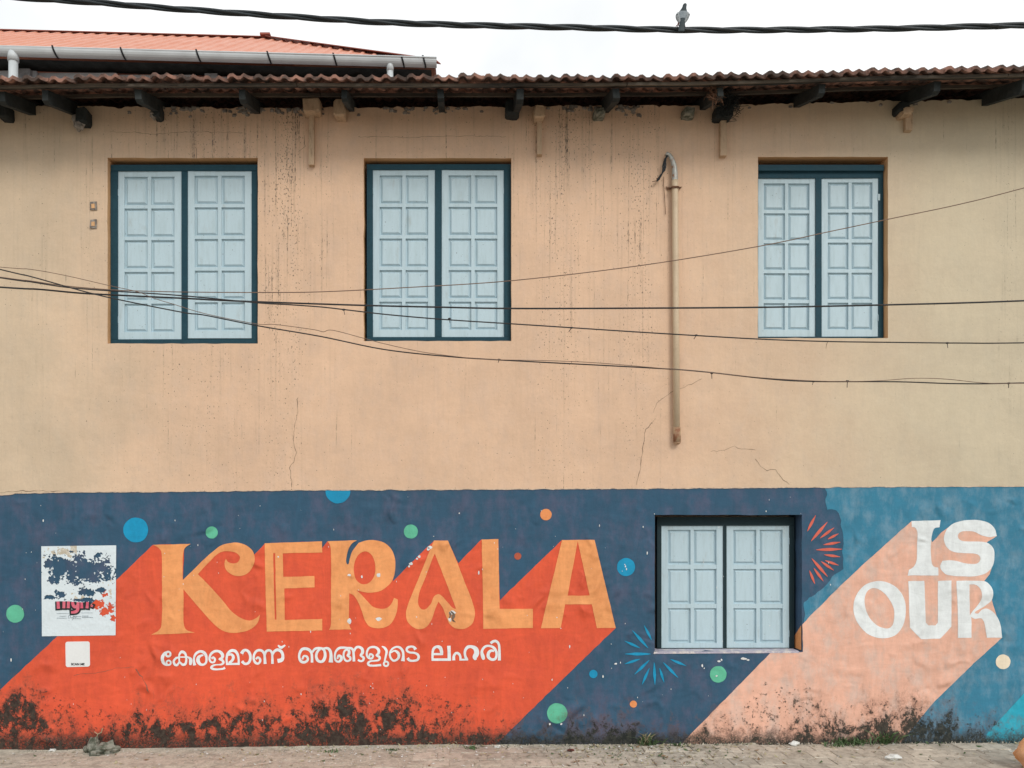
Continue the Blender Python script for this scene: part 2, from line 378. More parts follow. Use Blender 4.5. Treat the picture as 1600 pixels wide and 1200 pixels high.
M['paver'] = surf('concrete_paver', (.50, .45, .375), (.32, .28, .23), .9, 14, .42, .66, .8, .003, rand=.14)
M['joint'] = surf('sandy_joint_soil', (.26, .23, .18), (.16, .14, .11), .95, 20, bump=.006)
M['sand'] = surf('drifted_sand', (.52, .475, .39), (.33, .30, .245), .95, 16, .4, .65, .8, .004, gr=.16)
M['road'] = surf('worn_concrete_road', (.33, .30, .255), (.24, .22, .19), .92, 2, amt=.6, bump=.004)
M['soil'] = surf('dry_soil', (.30, .25, .19), (.20, .165, .125), .95, 25, bump=.01)
M['paper'] = surf('white_poster_paper', (.66, .74, .78), (.56, .63, .65), .6, 3, .5, .75, .7, .0012, gr=.03)
M['paper_stain'] = surf('stained_paper', (.50, .44, .34), (.62, .60, .54), .7, 30)
M['ink'] = surf('black_print', (.02, .025, .028), None, .6)
M['ink_grey'] = surf('grey_print', (.30, .36, .40), None, .6)
M['ink_pink'] = surf('pink_print', (.62, .10, .16), (.66, .22, .26), .6, 20)
M['sticker'] = surf('white_sticker_vinyl', (.76, .78, .78), (.68, .70, .70), .4, 4, amt=.4, bump=.0002, gr=.02)
M['leaf'] = surf('weed_leaf', (.065, .115, .045), (.10, .15, .07), .6, 30, rand=.2)
M['dry'] = surf('dry_leaf', (.30, .20, .11), (.17, .10, .06), .8, 30, rand=.3)
M['grass_pale'] = surf('pale_straw', (.42, .37, .24), (.25, .24, .14), .8, 30)
M['scrap'] = surf('paper_scrap', (.66, .67, .65), (.5, .5, .46), .7, 20)
M['stone'] = surf('grey_rubble', (.26, .26, .22), (.075, .085, .06), .95, 22, .38, .62, .95, .008)
M['cloth'] = surf('orange_cloth', (.74, .36, .16), (.68, .40, .24), .9, 8, bump=.003)
M['feather'] = surf('pigeon_grey_plumage', (.20, .23, .25), (.14, .17, .19), .7, 40, bump=.001)
M['feather_pale'] = surf('pigeon_pale_wing', (.27, .29, .30), (.20, .22, .23), .7, 40, bump=.001)
M['feather_dark'] = surf('pigeon_dark_plumage', (.015, .028, .034), (.03, .042, .048), .55, 40, bump=.001)
M['bird_leg'] = surf('pigeon_leg_skin', (.35, .10, .08), None, .7)
M['mattress'] = M['shutter']

# ------------------------------------------------------------------ ground
def sheet(x0, x1, y0, y1, nx, z):
    m = MB(); xs = [x0 + (x1 - x0) * i / nx for i in range(nx + 1)]
    vs = [(x, y, z(x)) for x in xs for y in (y0, y1)]
    m.add(vs, [(2 * i, 2 * i + 2, 2 * i + 3, 2 * i + 1) for i in range(nx)]); return m
g = MB(); g.add([(-250, -250, -.24), (250, -250, -.24), (250, 250, -.24), (-250, 250, -.24)], [(0, 1, 2, 3)])
obj('ground', g, M['soil'], kind='structure', label='dry earth around the buildings')
obj('road', sheet(-40, 40, -9.5, -1.01, 20, lambda x: gz(x) * .5 - .14), M['road'], kind='structure', label='worn pale concrete road in front of the pavement')
PV = MB()
for x0 in [i * 1.0 - 9 for i in range(20)]:
    x1 = x0 + 1
    PV.hexa([(x0, -.86, -.3), (x1, -.86, -.3), (x1, .02, -.3), (x0, .02, -.3), (x0, -.86, gz(x0) - .012), (x1, -.86, gz(x1) - .012), (x1, .02, gz(x1) - .012), (x0, .02, gz(x0) - .012)])
pavement = obj('pavement', PV, M['joint'], kind='structure', label='narrow block-paved footpath along the wall')
KB = MB()
for i in range(20):
    x0 = -9 + i; KB.box(x0 + .004, x0 + .996, -1.00, -.865, -.3, gz(x0 + .5) + .005)
obj('kerb', KB, M['paver'], kind='structure', label='concrete kerb between footpath and road')
def paver_mesh(seed):
    r = random.Random(seed); m = MB(); h = .0985; c = .004; t = .0
    q = lambda: r.uniform(-.002, .002)
    lo = [(-h, -h, -.05), (h, -h, -.05), (h, h, -.05), (-h, h, -.05)]
    md = [(-h + q(), -h + q(), -.006), (h + q(), -h + q(), -.006), (h + q(), h + q(), -.006), (-h + q(), h + q(), -.006)]
    tp = [(-h + c, -h + c, q()), (h - c, -h + c, q()), (h - c, h - c, q()), (-h + c, h - c, q())]
    m.rings([[Vector(p) for p in g_] for g_ in (lo, md, tp)]); return m
pm = [obj('paver', paver_mesh(s), M['paver'], pavement) for s in range(6)]
first = list(pm)
for k in range(4):
    for i in range(-31, 41):
        x = i * .2 + (.1 if k % 2 else 0) + .03; y = -.125 - .2 * k
        src = rnd.choice(pm)
        z = gz(x) - .0245 + rnd.uniform(-.004, .003)
        if first: o = first.pop(); link(o, (x, y, z), pavement)
        else: o = dup(src, (x, y, z), pavement)
        o.rotation_euler = (rnd.uniform(-.008, .008), -math.atan(.0135 if x < 0 else .006) + rnd.uniform(-.012, .012), rnd.uniform(-.012, .012) + math.pi / 2 * rnd.randrange(4) * 0)

# ------------------------------------------------------------------ the painted building
XL, XR = wx(-520), wx(2150)
bld = empty('painted_building', (0, 0, 0), 'two-storey cream building with blue dado mural, white shuttered windows and clay tile eave', 'building')
BND = [(-520, 775), (0, 773), (40, 770), (120, 768.5), (250, 768), (400, 766.5), (430, 765.5), (600, 765), (780, 764), (1000, 763), (1200, 761.5), (1400, 760), (1600, 759.5), (2150, 759)]
TOP = [(-520, 165), (0, 165), (100, 166), (300, 168), (470, 169), (700, 167), (980, 165), (1100, 165), (1200, 163), (1300, 160), (1600, 154), (2150, 152)]
OPEN = [(168.5, 247, 403, 537), (568.5, 247.5, 799, 533), (1184, 245.5, 1387, 528.5)]
LOWO = (1023, 804.5, 1253, 1018)
def wob(px, f, a, s=0): return a * mnoise.noise(Vector((px * f, s, 0)))
def edge(x0, y0, x1, y1, n, a, s):
    return [(x0 + (x1 - x0) * i / n + (wob(i * 9, .13, a, s) if x0 == x1 else 0), y0 + (y1 - y0) * i / n + (wob(i * 9, .13, a, s + 5) if y0 == y1 else 0)) for i in range(n)]
def rect_loop(o, a=1.0, s=0):
    x0, y0, x1, y1 = o
    return edge(x0, y0, x1, y0, 14, a, s) + edge(x1, y0, x1, y1, 14, a, s + 1) + edge(x1, y1, x0, y1, 14, a, s + 2) + edge(x0, y1, x0, y0, 14, a, s + 3)
YU = -.0045
bot = [(x, lerp(BND, x) + wob(x, .05, 1.1) + wob(x, .21, .6, 3)) for x in range(-520, 1791, 6)]
top = [(x, lerp(TOP, x) + wob(x, .03, 2.5, 9) + max(0, wob(x, .12, 5, 12)) + rnd.uniform(-.6, .6)) for x in range(2150, -191, -5)]
UW = MB(); holes = [rect_loop(o, 1.2, 11 * i) for i, o in enumerate(OPEN)]
UW.flat([bot + top] + holes, YU)
def depth_strip(mb, loop, y0, y1, closed=True, flip=False):
    n = len(loop); vs = []
    for p in loop: vs += [(wx(p[0]), y0, wz(p[1])), (wx(p[0]), y1, wz(p[1]))]
    for i in range(n if closed else n - 1):
        j = (i + 1) % n; f = (2 * i, 2 * i + 1, 2 * j + 1, 2 * j); mb.f.append([len(mb.v) + q for q in (f[::-1] if flip else f)]); mb.m.append(mb.mi)
    mb.v += [Vector(v) for v in vs]
depth_strip(UW, bot, YU, .012, False, True); depth_strip(UW, top, YU, .30, False, True)
UW.box(XL, XL + .3, .31, 4.0, 2.12, 5.3); UW.box(XR - .3, XR, .31, 4.0, 2.12, 5.3); UW.box(XL, XR, 4.01, 4.3, 0, 5.3)
UW.add([(XL, .30, 0), (XR, .30, 0), (XR, .30, 5.33), (XL, .30, 5.33)], [(0, 1, 2, 3)])
obj('upper_wall', UW, M['cream'], bld)
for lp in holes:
    RV = MB(); depth_strip(RV, lp, YU + .0005, .26); obj('window_reveal', RV, M['cream_bounce'], bld)
LW = MB(); lhole = rect_loop(LOWO, 1.0, 77)
LW.flat([[(-520, 1215), (2150, 1215), (2150, 748), (1253, 748), (1023, 748), (-520, 748)][::-1], lhole], 0)
LW.box(XL, XL + .3, .002, 4.0, -.3, 2.115); LW.box(XR - .3, XR, .002, 4.0, -.3, 2.115)
obj('lower_wall', LW, M['navy'], bld)
RV = MB(); depth_strip(RV, lhole, .0005, .26)
obj('window_reveal', RV, M['navy_reveal'], bld)
# pink-orange paint carried round onto the reveal of the lower window, and the pale worn sill edge
q = MB(); q.add([(wx(1252.2), .004, wz(977)), (wx(1252.2), .17, wz(1000)), (wx(1252.2), .17, wz(1016)), (wx(1252.2), .004, wz(1016))], [(0, 1, 2, 3)])
obj('painted_reveal', q, M['orange'], bld)
q = MB()
q.hexa([(wx(1021), -.006, wz(1021.5)), (wx(1248), -.006, wz(1020)), (wx(1248), .02, wz(1020)), (wx(1021), .02, wz(1021.5)), (wx(1022), -.005, wz(1018.2)), (wx(1248), -.005, wz(1017.2)), (wx(1248), .16, wz(1016.2)), (wx(1022), .16, wz(1017))])
obj('window_sill', q, surf('worn_lilac_sill', (.40, .38, .46), (.62, .58, .56), .8, 16, .45, .6, .9), bld, label='pale worn sill edge under the lower window')

# ------------------------------------------------------------------ mural paint
lay = lambda name, loops, y, mat, **k: (lambda m: (m.flat(loops, y), obj(name, m, M[mat], bld, **k))[1])(MB())
lay('blue_panel', [wobble([(1290, 752), (1291, 795), (1306, 797), (1314, 812), (1318, 850), (1316, 889), (1290, 915), (1256, 940), (1256, 1200), (2150, 1200), (2150, 752)], 3.5, 2)], -.0015, 'sky_blue', label='lighter faded blue paint on the right of the wall')
lay('cyan_panel', [[(1660, 1022), (1600, 1083), (1542, 1146), (1530, 1200), (2150, 1200), (2150, 1022)]], -.003, 'cyan', label='bright cyan paint at the bottom right')
RED = [(-20, 1096), (0, 1078), (120, 966), (239, 851), (288, 850), (286, 907), (310, 889), (327, 871), (345, 858), (385, 856), (397, 867), (414, 849), (503, 846), (503, 857), (512, 846.5), (535, 850), (539, 884), (551, 884), (549.5, 872), (556, 858), (570, 851), (590, 852), (606, 866), (614, 890), (614, 908), (640, 882), (678, 845), (700, 846), (716, 880), (752, 843.5), (778, 845), (781, 938), (830, 890), (878, 844), (928, 845), (962, 981), (870, 1070), (776, 1162), (760, 1200), (-520, 1200), (-520, 1260)]
RED[-1] = (-520, 1255)
lay('red_shadow', [wobble(RED[:-2] + [(-520, 1200), (-520, 1198)], .8, 5)], -.0015, 'red', label='red block shadow behind the orange letters')
k8 = lambda P: [(1200 + p[0] / 4, 800 + p[1] / 4) + tuple(p[2:]) for p in P]
PINK = k8([(895, 57), (480, 432), (222, 692), (213, 706)]) + [(1253.5, 977), (1254.5, 1019), (1204, 1020), (1140, 1085), (1068, 1158), (1040, 1200), (1380, 1200), (1415, 1150), (1460, 1096)] + k8([(1285, 945), (1462, 785), (1440, 690), (1400, 560), (1390, 470), (1352, 430), (1384, 388), (1405, 320), (1395, 220), (1365, 190), (1430, 150), (1380, 90), (1250, 60), (1140, 87), (1085, 125), (1024, 190), (1010, 130), (1060, 60)])
lay('pink_shadow', [wobble(PINK, .8, 9)], -.003, 'pink', label='pale pink block shadow behind the white letters')
k5 = lambda P: [(p[0] / 4, 800 + p[1] / 4) + tuple(p[2:]) for p in P]
k6 = lambda P: [(400 + p[0] / 4, 800 + p[1] / 4) + tuple(p[2:]) for p in P]
k7 = lambda P: [(800 + p[0] / 4, 800 + p[1] / 4) + tuple(p[2:]) for p in P]
c = 1
K = k5([(958, 205, c), (1192, 199, c), (1160, 222), (1146, 260), (1143, 340), (1143, 425, c), (1190, 380), (1240, 330), (1310, 265), (1380, 211), (1440, 194), (1500, 194), (1550, 215), (1583, 250), (1593, 290), (1584, 335), (1552, 380), (1500, 400), (1450, 391), (1415, 362), (1404, 322), (1413, 291, c), (1428, 312), (1460, 321), (1490, 312), (1500, 280), (1475, 255), (1425, 245), (1380, 252), (1340, 280), (1290, 332), (1238, 387, c), (1330, 482), (1400, 562), (1450, 622), (1510, 664), (1560, 678), (1600, 664), (1626, 640, c), (1612, 690), (1570, 730), (1520, 748), (1450, 755), (1395, 741), (1340, 702), (1250, 604), (1148, 483, c), (1148, 620), (1150, 695), (1168, 737), (1220, 754, c), (946, 767, c), (998, 735), (1012, 680), (1014, 450), (1012, 280), (1000, 232)])
E = k6([(55, 195, c), (413, 183, c), (415, 252, c), (168, 258, c), (172, 405, c), (365, 400, c), (367, 470, c), (178, 478, c), (180, 675, c), (415, 668, c), (415, 740, c), (68, 747, c), (60, 470, c)])
EH = k6([(108, 257, c), (120, 257, c), (128, 672, c), (118, 672, c)])
Rr = k6([(448, 182, c), (632, 177, c), (595, 203), (572, 250), (564, 300), (570, 325), (580, 323), (587, 290), (603, 245), (642, 193, c), (690, 178), (742, 176), (800, 191), (845, 231), (868, 290), (870, 360), (855, 422), (820, 466), (765, 497), (700, 503), (630, 490, c), (655, 512), (690, 550), (730, 590), (772, 604), (815, 601), (845, 575), (862, 536, c), (886, 545, c), (885, 592), (875, 640), (850, 690), (812, 718), (760, 727), (710, 715), (682, 680), (662, 620), (640, 565), (612, 522), (583, 508, c), (583, 690), (598, 733, c), (456, 736, c), (470, 690), (469, 500), (470, 300), (464, 215)])
RH = k6([(680, 246), (640, 268), (616, 320), (613, 380), (630, 428), (662, 450), (700, 446), (732, 414), (746, 360), (742, 310), (718, 262)])
A1 = k6([(1112, 178, c), (1200, 178, c), (1260, 320), (1305, 440), (1350, 552), (1368, 622), (1360, 680), (1332, 715), (1290, 731), (1240, 724), (1207, 695, c), (1190, 655), (1168, 600), (1140, 560, c), (1118, 612), (1098, 672), (1064, 718), (1020, 732), (978, 718), (945, 680), (938, 622), (962, 545), (1010, 430), (1060, 305)])
AH = k6([(1118, 260, c), (1182, 425, c), (1242, 582, c), (1248, 604), (1222, 592), (1192, 556), (1165, 527), (1140, 513), (1112, 530), (1092, 575), (1062, 606), (1030, 604), (1012, 562), (1026, 490), (1062, 405), (1096, 310)])
Lp = k6([(1410, 172, c), (1515, 170, c), (1522, 605, c), (1730, 605, c), (1731, 725, c), (1420, 729, c), (1417, 450, c)])
A2 = k7([(312, 175, c), (515, 173, c), (648, 724, c), (530, 725, c), (498, 577, c), (332, 577, c), (305, 725, c), (180, 726, c)])
A2H = k7([(410, 182, c), (485, 522, c), (347, 522, c)])
I_ = k8([(895, 57, c), (1077, 51, c), (1070, 95, c), (1038, 104), (1022, 150), (1016, 230), (1020, 310), (1032, 338), (1062, 346, c), (1063, 397, c), (871, 397, c), (879, 360, c), (912, 338), (928, 290), (930, 190), (932, 130), (918, 100), (897, 94, c)])
S_ = k8([(1428, 150, c), (1415, 105), (1380, 70), (1320, 52), (1240, 51), (1160, 70), (1115, 110), (1097, 162), (1110, 212), (1150, 246), (1220, 256), (1290, 260), (1318, 275), (1324, 300), (1302, 322), (1240, 322), (1160, 302), (1088, 305, c), (1074, 342), (1090, 372), (1130, 395), (1250, 403), (1340, 391), (1390, 358), (1412, 300), (1410, 240), (1385, 203), (1340, 186), (1220, 182), (1187, 163), (1187, 138), (1218, 120), (1280, 122), (1330, 145), (1380, 156)])
O_ = k8([(690, 431), (610, 452), (555, 512), (532, 592), (548, 672), (598, 742), (660, 780), (730, 789), (792, 770), (838, 718), (859, 640), (855, 560), (822, 492), (762, 447)])
OH = k8([(655, 475), (617, 498), (602, 550), (614, 622), (650, 682), (700, 718), (748, 727), (778, 703), (788, 650), (780, 590), (745, 530), (700, 488)])
U_ = k8([(875, 432, c), (975, 430, c), (985, 690, c), (1000, 708, c), (1045, 708, c), (1060, 690, c), (1060, 430, c), (1145, 428, c), (1145, 715, c), (1075, 791, c), (955, 794, c), (885, 722, c)])
R2 = k8([(1175, 430, c), (1330, 430), (1382, 452), (1406, 500), (1395, 550), (1350, 590), (1300, 618), (1290, 630, c), (1312, 633), (1336, 610), (1372, 604), (1420, 640), (1450, 700), (1461, 785, c), (1366, 785, c), (1354, 710), (1332, 665), (1290, 668), (1269, 655, c), (1270, 785, c), (1185, 786, c), (1184, 600, c)])
R2H = k8([(1257, 452, c), (1300, 456), (1330, 490), (1334, 536), (1310, 580), (1278, 618), (1260, 645, c)])
for loops, mt, lab in (([K], 'orange', 'letter K'), ([E, EH], 'orange', 'letter E'), ([Rr, RH], 'orange', 'letter R'), ([A1, AH], 'orange', 'curled letter A in the middle of the word'), ([Lp], 'orange', 'letter L'), ([A2, A2H], 'orange', 'plain letter A at the end of the word'),
                       ([I_], 'white', 'white letter I'), ([S_], 'white', 'white letter S'), ([O_, OH], 'white', 'white letter O'), ([U_], 'white', 'white letter U'), ([R2, R2H], 'white', 'white letter R')):
    m = MB(); m.flat([wobble(smooth_loop(l), .45, 3 + i) for i, l in enumerate(loops)], -.0045); obj('letter', m, M[mt], bld, label=lab)
DOTS = [(212.5, 828, 19.5, 'dot_blue'), (528, 767, 19.5, 'dot_blue'), (331, 832, 9.5, 'dot_green'), (642, 830.5, 11, 'dot_green'), (24, 959, 14, 'dot_green'), (853, 804, 9, 'dot_orange'), (809, 869, 5.5, 'dot_brown'), (978, 886, 14.2, 'dot_blue'), (927, 1053, 6.5, 'dot_blue'), (870.5, 1114.5, 16, 'dot_green'), (1122, 1053.5, 13, 'dot_green'), (989.5, 1100, 5.5, 'dot_orange'), (1567, 1034, 11.5, 'dot_cream')]
for x, y, r_, mt in DOTS:
    lp = [(x + r_ * math.cos(t * math.pi / 16) * (1 + wob(t, .4, .04, x)), max(y + r_ * math.sin(t * math.pi / 16) * (1 + wob(t, .4, .04, x + 9)), lerp(BND, x) + 1)) for t in range(32)]
    lay('dot', [lp], -.0032, mt)
def burst(rays, conv, mat, label):
    m = MB()
    for i, (x0, y0, x1, y1) in enumerate(rays):
        a_, b_ = conv([(x0, y0)])[0], conv([(x1, y1)])[0]
        L = math.hypot(b_[0] - a_[0], b_[1] - a_[1]); w_ = 2.6 + L * .055
        ribbon(m, [(a_[0] + (b_[0] - a_[0]) * t, a_[1] + (b_[1] - a_[1]) * t, w_ * s) for t, s in ((0, .12), (.2, .55), (.45, 1), (.75, .75), (1, .15))], -.0034 - i * .00005, 0, 3)
    obj('firework', m, M[mat], bld, label=label)
burst([(825, 708, 872, 800), (752, 740, 850, 850), (703, 805, 800, 850), (705, 887, 865, 887), (703, 950, 800, 918), (765, 1015, 858, 925), (812, 1078, 858, 975), (893, 1080, 888, 940), (950, 1065, 922, 975), (1037, 1035, 945, 940), (1090, 962, 990, 920)], k7, 'dot_blue', 'blue painted firework burst left of the lower window')
burst([(297, 20, 245, 120), (370, 62, 268, 182), (412, 98, 325, 163), (440, 135, 372, 170), (452, 188, 345, 205), (462, 232, 300, 236), (450, 280, 350, 267), (440, 333, 355, 303), (410, 365, 330, 308), (372, 405, 272, 290), (345, 433, 285, 350), (292, 450, 258, 365)], k8, 'ray_red', 'coral red painted firework burst right of the lower window')

# Malayalam line, one object per syllable, brush strokes of varying width
def sA(P): return [(248 + x / 16, 1004 + y / 16, w_ / 16) for x, y, w_ in P]
def sB(P): return [(340 + x / 13.333, 1000 + y / 13.333, w_ / 13.333) for x, y, w_ in P]
def sC(P): return [(460 + x / 13.333, 998 + y / 13.333, w_ / 13.333) for x, y, w_ in P]
def sD(P): return [(565 + x / 16, 998 + y / 16, w_ / 16) for x, y, w_ in P]
def sE(P): return [(665 + x / 12.8, 995 + y / 12.8, w_ / 12.8) for x, y, w_ in P]
TXT = [
 [sA([(230, 235, 40), (160, 258, 60), (105, 340, 80), (95, 420, 82), (120, 500, 75), (180, 555, 50), (250, 560, 40)]), sA(ring_pts(240, 287, 58, 52)), sA(ring_pts(252, 503, 55, 44)),
  sA([(520, 490, 40), (515, 380, 42), (520, 300, 45), (560, 240, 62), (600, 230, 70), (660, 265, 62), (690, 350, 55), (692, 450, 55), (670, 530, 62), (605, 550, 62), (545, 500, 45), (520, 470, 35)]),
  sA([(520, 370, 35), (430, 395, 52), (380, 470, 55), (410, 548, 62), (470, 556, 55), (515, 490, 45)]), sA([(420, 375, 34), (520, 362, 34), (640, 360, 34), (740, 360, 38)]), sA([(740, 360, 35), (800, 410, 80), (805, 480, 88), (795, 560, 55)])],
 [sA([(900, 568, 85), (885, 470, 55), (890, 360, 52), (940, 270, 60), (1030, 220, 62), (1120, 240, 72), (1180, 310, 72), (1198, 420, 55), (1178, 510, 55), (1110, 552, 52), (1030, 530, 75), (985, 450, 92), (1000, 370, 80), (1060, 325, 52), (1120, 315, 40)])],
 [sA([(1320, 400, 50), (1370, 370, 50), (1410, 430, 55), (1370, 495, 45), (1300, 475, 50), (1270, 400, 52), (1305, 290, 60), (1390, 222, 62), (1480, 212, 62), (1560, 250, 75), (1600, 320, 80), (1580, 385, 62), (1515, 412, 45), (1590, 440, 60), (1620, 500, 62), (1570, 545, 45), (1480, 552, 32), (1390, 562, 42), (1325, 605, 62), (1340, 650, 60), (1440, 668, 48), (1600, 655, 48), (1660, 625, 62)])],
 [sB([(195, 495, 38), (190, 380, 45), (215, 280, 52), (290, 220, 60), (370, 232, 62), (420, 300, 52), (440, 400, 44), (442, 490, 44)]), sB([(178, 500, 42), (320, 497, 44), (465, 495, 46)]), sB([(225, 310, 42), (290, 300, 52), (330, 350, 60), (310, 420, 55), (240, 480, 55)])],
 [sB([(500, 285, 75), (540, 225, 62), (600, 210, 52), (660, 260, 60), (685, 350, 55), (670, 440, 55), (620, 490, 52), (560, 490, 52), (510, 440, 62)])],
 [sB([(800, 400, 40), (840, 360, 42), (885, 395, 48), (885, 450, 48), (845, 490, 45), (790, 470, 52), (755, 400, 48), (760, 310, 48), (810, 232, 52), (880, 210, 52), (945, 240, 52), (980, 320, 48), (992, 498, 62)]), sB([(985, 320, 42), (1010, 240, 50), (1070, 212, 50), (1120, 240, 48), (1140, 320, 44), (1146, 495, 55)]), sB([(1145, 310, 42), (1180, 240, 52), (1250, 203, 62), (1330, 240, 62), (1362, 330, 60), (1340, 410, 78), (1250, 435, 85)]), sB([(1262, 108, 30), (1310, 150, 55), (1350, 146, 52), (1412, 105, 30)])],
 [sC([(165, 430, 40), (200, 360, 42), (265, 375, 48), (280, 440, 48), (215, 488, 52), (140, 470, 58), (102, 390, 48), (112, 300, 52), (160, 222, 60), (240, 207, 60), (320, 240, 60), (362, 320, 50), (370, 495, 55)]), sC([(375, 280, 42), (430, 212, 50), (520, 195, 50), (600, 215, 52), (638, 290, 55), (638, 380, 62), (600, 458, 62), (540, 478, 52), (480, 440, 62), (455, 360, 52), (480, 270, 52), (540, 215, 40)]), sC([(600, 205, 40), (690, 197, 52), (745, 250, 62), (765, 350, 62), (760, 492, 95)])],
 [sC([(895, 420, 38), (920, 350, 45), (975, 380, 60), (972, 440, 60), (920, 478, 44), (862, 450, 44), (842, 370, 40), (862, 270, 44), (930, 197, 52), (1020, 185, 48), (1100, 190, 42), (1190, 202, 52), (1230, 270, 48), (1242, 472, 55)]), sC([(1120, 220, 40), (1050, 250, 42), (1025, 340, 40), (1050, 430, 42), (1100, 465, 40), (1160, 440, 44), (1160, 385, 50), (1110, 350, 45), (1142, 300, 60), (1130, 222, 52)]), sC([(1240, 270, 38), (1280, 190, 48), (1340, 170, 52), (1410, 210, 62), (1420, 290, 62), (1380, 345, 42), (1442, 392, 52), (1430, 450, 44), (1380, 465, 42), (1325, 438, 45)])],
 [sD([(190, 460, 40), (215, 385, 50), (285, 420, 50), (255, 492, 50), (180, 480, 52), (132, 410, 52), (140, 310, 52), (190, 232, 52), (280, 205, 56), (370, 222, 62), (430, 290, 72), (420, 370, 62), (370, 415, 45), (450, 460, 62), (430, 530, 52), (330, 550, 42), (220, 562, 44), (165, 610, 62), (190, 660, 52), (300, 672, 48), (490, 655, 60)]), sD([(505, 188, 22), (580, 230, 62), (625, 310, 62), (610, 410, 52), (585, 520, 44), (570, 600, 42)]), sD(ring_pts(612, 625, 56, 48))],
 [sD([(1032, 560, 95), (1042, 430, 62), (1030, 310, 62), (960, 222, 60), (860, 205, 48), (760, 260, 48), (710, 360, 48), (720, 460, 52), (780, 538, 52), (850, 540, 52), (920, 480, 62), (930, 390, 72), (880, 322, 62), (810, 302, 42), (740, 350, 30)]), sD([(1350, 270, 85), (1310, 212, 62), (1240, 195, 52), (1150, 222, 62), (1130, 290, 55), (1200, 340, 52), (1320, 352, 52), (1400, 392, 62), (1428, 460, 62), (1390, 528, 62), (1290, 550, 52), (1200, 538, 62), (1150, 480, 72)])],
 [sE([(140, 470, 45), (140, 330, 44), (160, 240, 52), (220, 197, 52), (290, 217, 72), (318, 290, 66), (320, 360, 60)]), sE([(140, 345, 46), (240, 345, 44), (345, 345, 42)]), sE([(120, 455, 50), (300, 455, 50), (505, 455, 50)]), sE([(465, 178, 72), (470, 300, 62), (475, 475, 72)])],
 [sE([(565, 470, 62), (565, 390, 52), (600, 330, 48), (650, 330, 52), (690, 380, 48), (700, 465, 42)]), sE([(675, 455, 38), (760, 455, 36), (850, 455, 34)]), sE([(825, 462, 65), (790, 370, 48), (790, 280, 52), (840, 207, 62), (920, 197, 62), (1000, 240, 92), (1020, 330, 102), (985, 405, 92), (1005, 460, 40)])],
 [sE([(1165, 455, 45), (1145, 395, 75), (1125, 290, 52), (1180, 202, 48), (1270, 180, 44), (1360, 215, 52), (1410, 290, 52), (1418, 370, 48), (1390, 440, 52), (1320, 453, 52), (1255, 400, 62), (1260, 320, 62), (1310, 277, 52), (1370, 285, 40)]), sE([(1300, 130, 55), (1350, 92, 52), (1410, 87, 52), (1460, 140, 48), (1475, 250, 48), (1475, 472, 60)])],
]
for sylls in TXT:
    m = MB()
    for i, s in enumerate(sylls): ribbon(m, s, -.0030 - .0005 * i, .0004, 5)
    obj('malayalam_letter', m, M['white'], bld)

# chips, cracks and other scars
m = MB()
def chip(x, y, rx, ry, yy=-.0058):
    n = 7; ph = rnd.uniform(0, 6)
    m.flat([[(x + rx * math.cos(ph + 2 * math.pi * k / n) * rnd.uniform(.6, 1.15), y + ry * math.sin(ph + 2 * math.pi * k / n) * rnd.uniform(.6, 1.15)) for k in range(n)]], yy)
for x, y, rx, ry in [(546, 898.5, 4, 2.6), (565.5, 901, 1.6, 2.4), (591.5, 898.5, 4.6, 3.4), (546, 971, 4, 5), (592, 967, 5, 3.6), (435, 870, 1.6, 1.6), (977, 885, 1.2, 2), (978.5, 889, 1, 2), (976, 882, 1, 1), (1119, 1056, 2, 1.6), (1123, 1033, 3.5, 1.6), (1127, 1031, 1.6, 2), (1162, 1029, 5, 2.2), (1168, 1031, 3, 1.6), (962, 1037, 2.6, 1.6), (1097, 1040, 1.6, 2.6), (1100, 1044, 1.2, 1.2), (942, 1057, 1.2, 3), (1011, 864, 1, 3), (890, 1010, 1, 3), (748, 895, 1.2, 4), (672, 855, 4, 3), (669, 858, 3, 3), (655, 870, 3, 3), (652, 873, 2, 2), (642, 881, 3, 3), (639, 885, 2, 2), (706, 957, 6, 4), (703, 968, 3, 4), (859, 1131, 2, 2), (877, 1131, 2, 1.6)]: chip(x, y, rx, ry)
for _ in range(150):
    x = rnd.uniform(0, 1300); y = rnd.uniform(768, 1140)
    s = rnd.uniform(.25, .8) * (1.4 if rnd.random() < .1 else 1)
    chip(x, y, s, s * rnd.uniform(.8, 3.0))
obj('paint_chips', m, M['chip'], bld, kind='stuff')
m = MB()
ribbon(m, [(704, 955, 2), (709, 960, 5), (707, 968, 3), (712, 972, 1)], -.0066, 0, 3, .4); ribbon(m, [(702, 966, 1), (704, 961, 3), (702, 956, 1)], -.0064, 0, 3, .4)
obj('paint_scar', m, M['crack'], bld, label='dark scar on the curled letter')
def crack(pts, w_=1.0, y=-.0058):
    m = MB(); q = []
    for (x0, y0), (x1, y1) in zip(pts, pts[1:]):
        n = max(2, int(math.hypot(x1 - x0, y1 - y0) / 5))
        for i in range(n):
            t = i / n; q.append((x0 + (x1 - x0) * t + rnd.uniform(-1, 1), y0 + (y1 - y0) * t + rnd.uniform(-1, 1), w_ * .6 * rnd.uniform(.15, 1.25)))
    q.append((pts[-1][0], pts[-1][1], .3)); ribbon(m, q, y, 0, 1); obj('crack', m, M['crack'], bld)
crack([(465, 620), (466, 640), (461, 665), (458, 690), (463, 708), (460, 722), (452, 731), (455, 742), (456, 762)], 1.5)
crack([(1096, 593), (1065, 607), (1048, 614), (1026, 630), (1021, 645)], .9); crack([(1024, 655), (1008, 671), (1004, 700), (1000, 735), (994, 758)], 1.3)
crack([(1148, 697), (1158, 702), (1180, 703)], 1.0); crack([(1180, 717), (1188, 729), (1198, 735), (1211, 734), (1219, 745), (1233, 757)], 1.2)
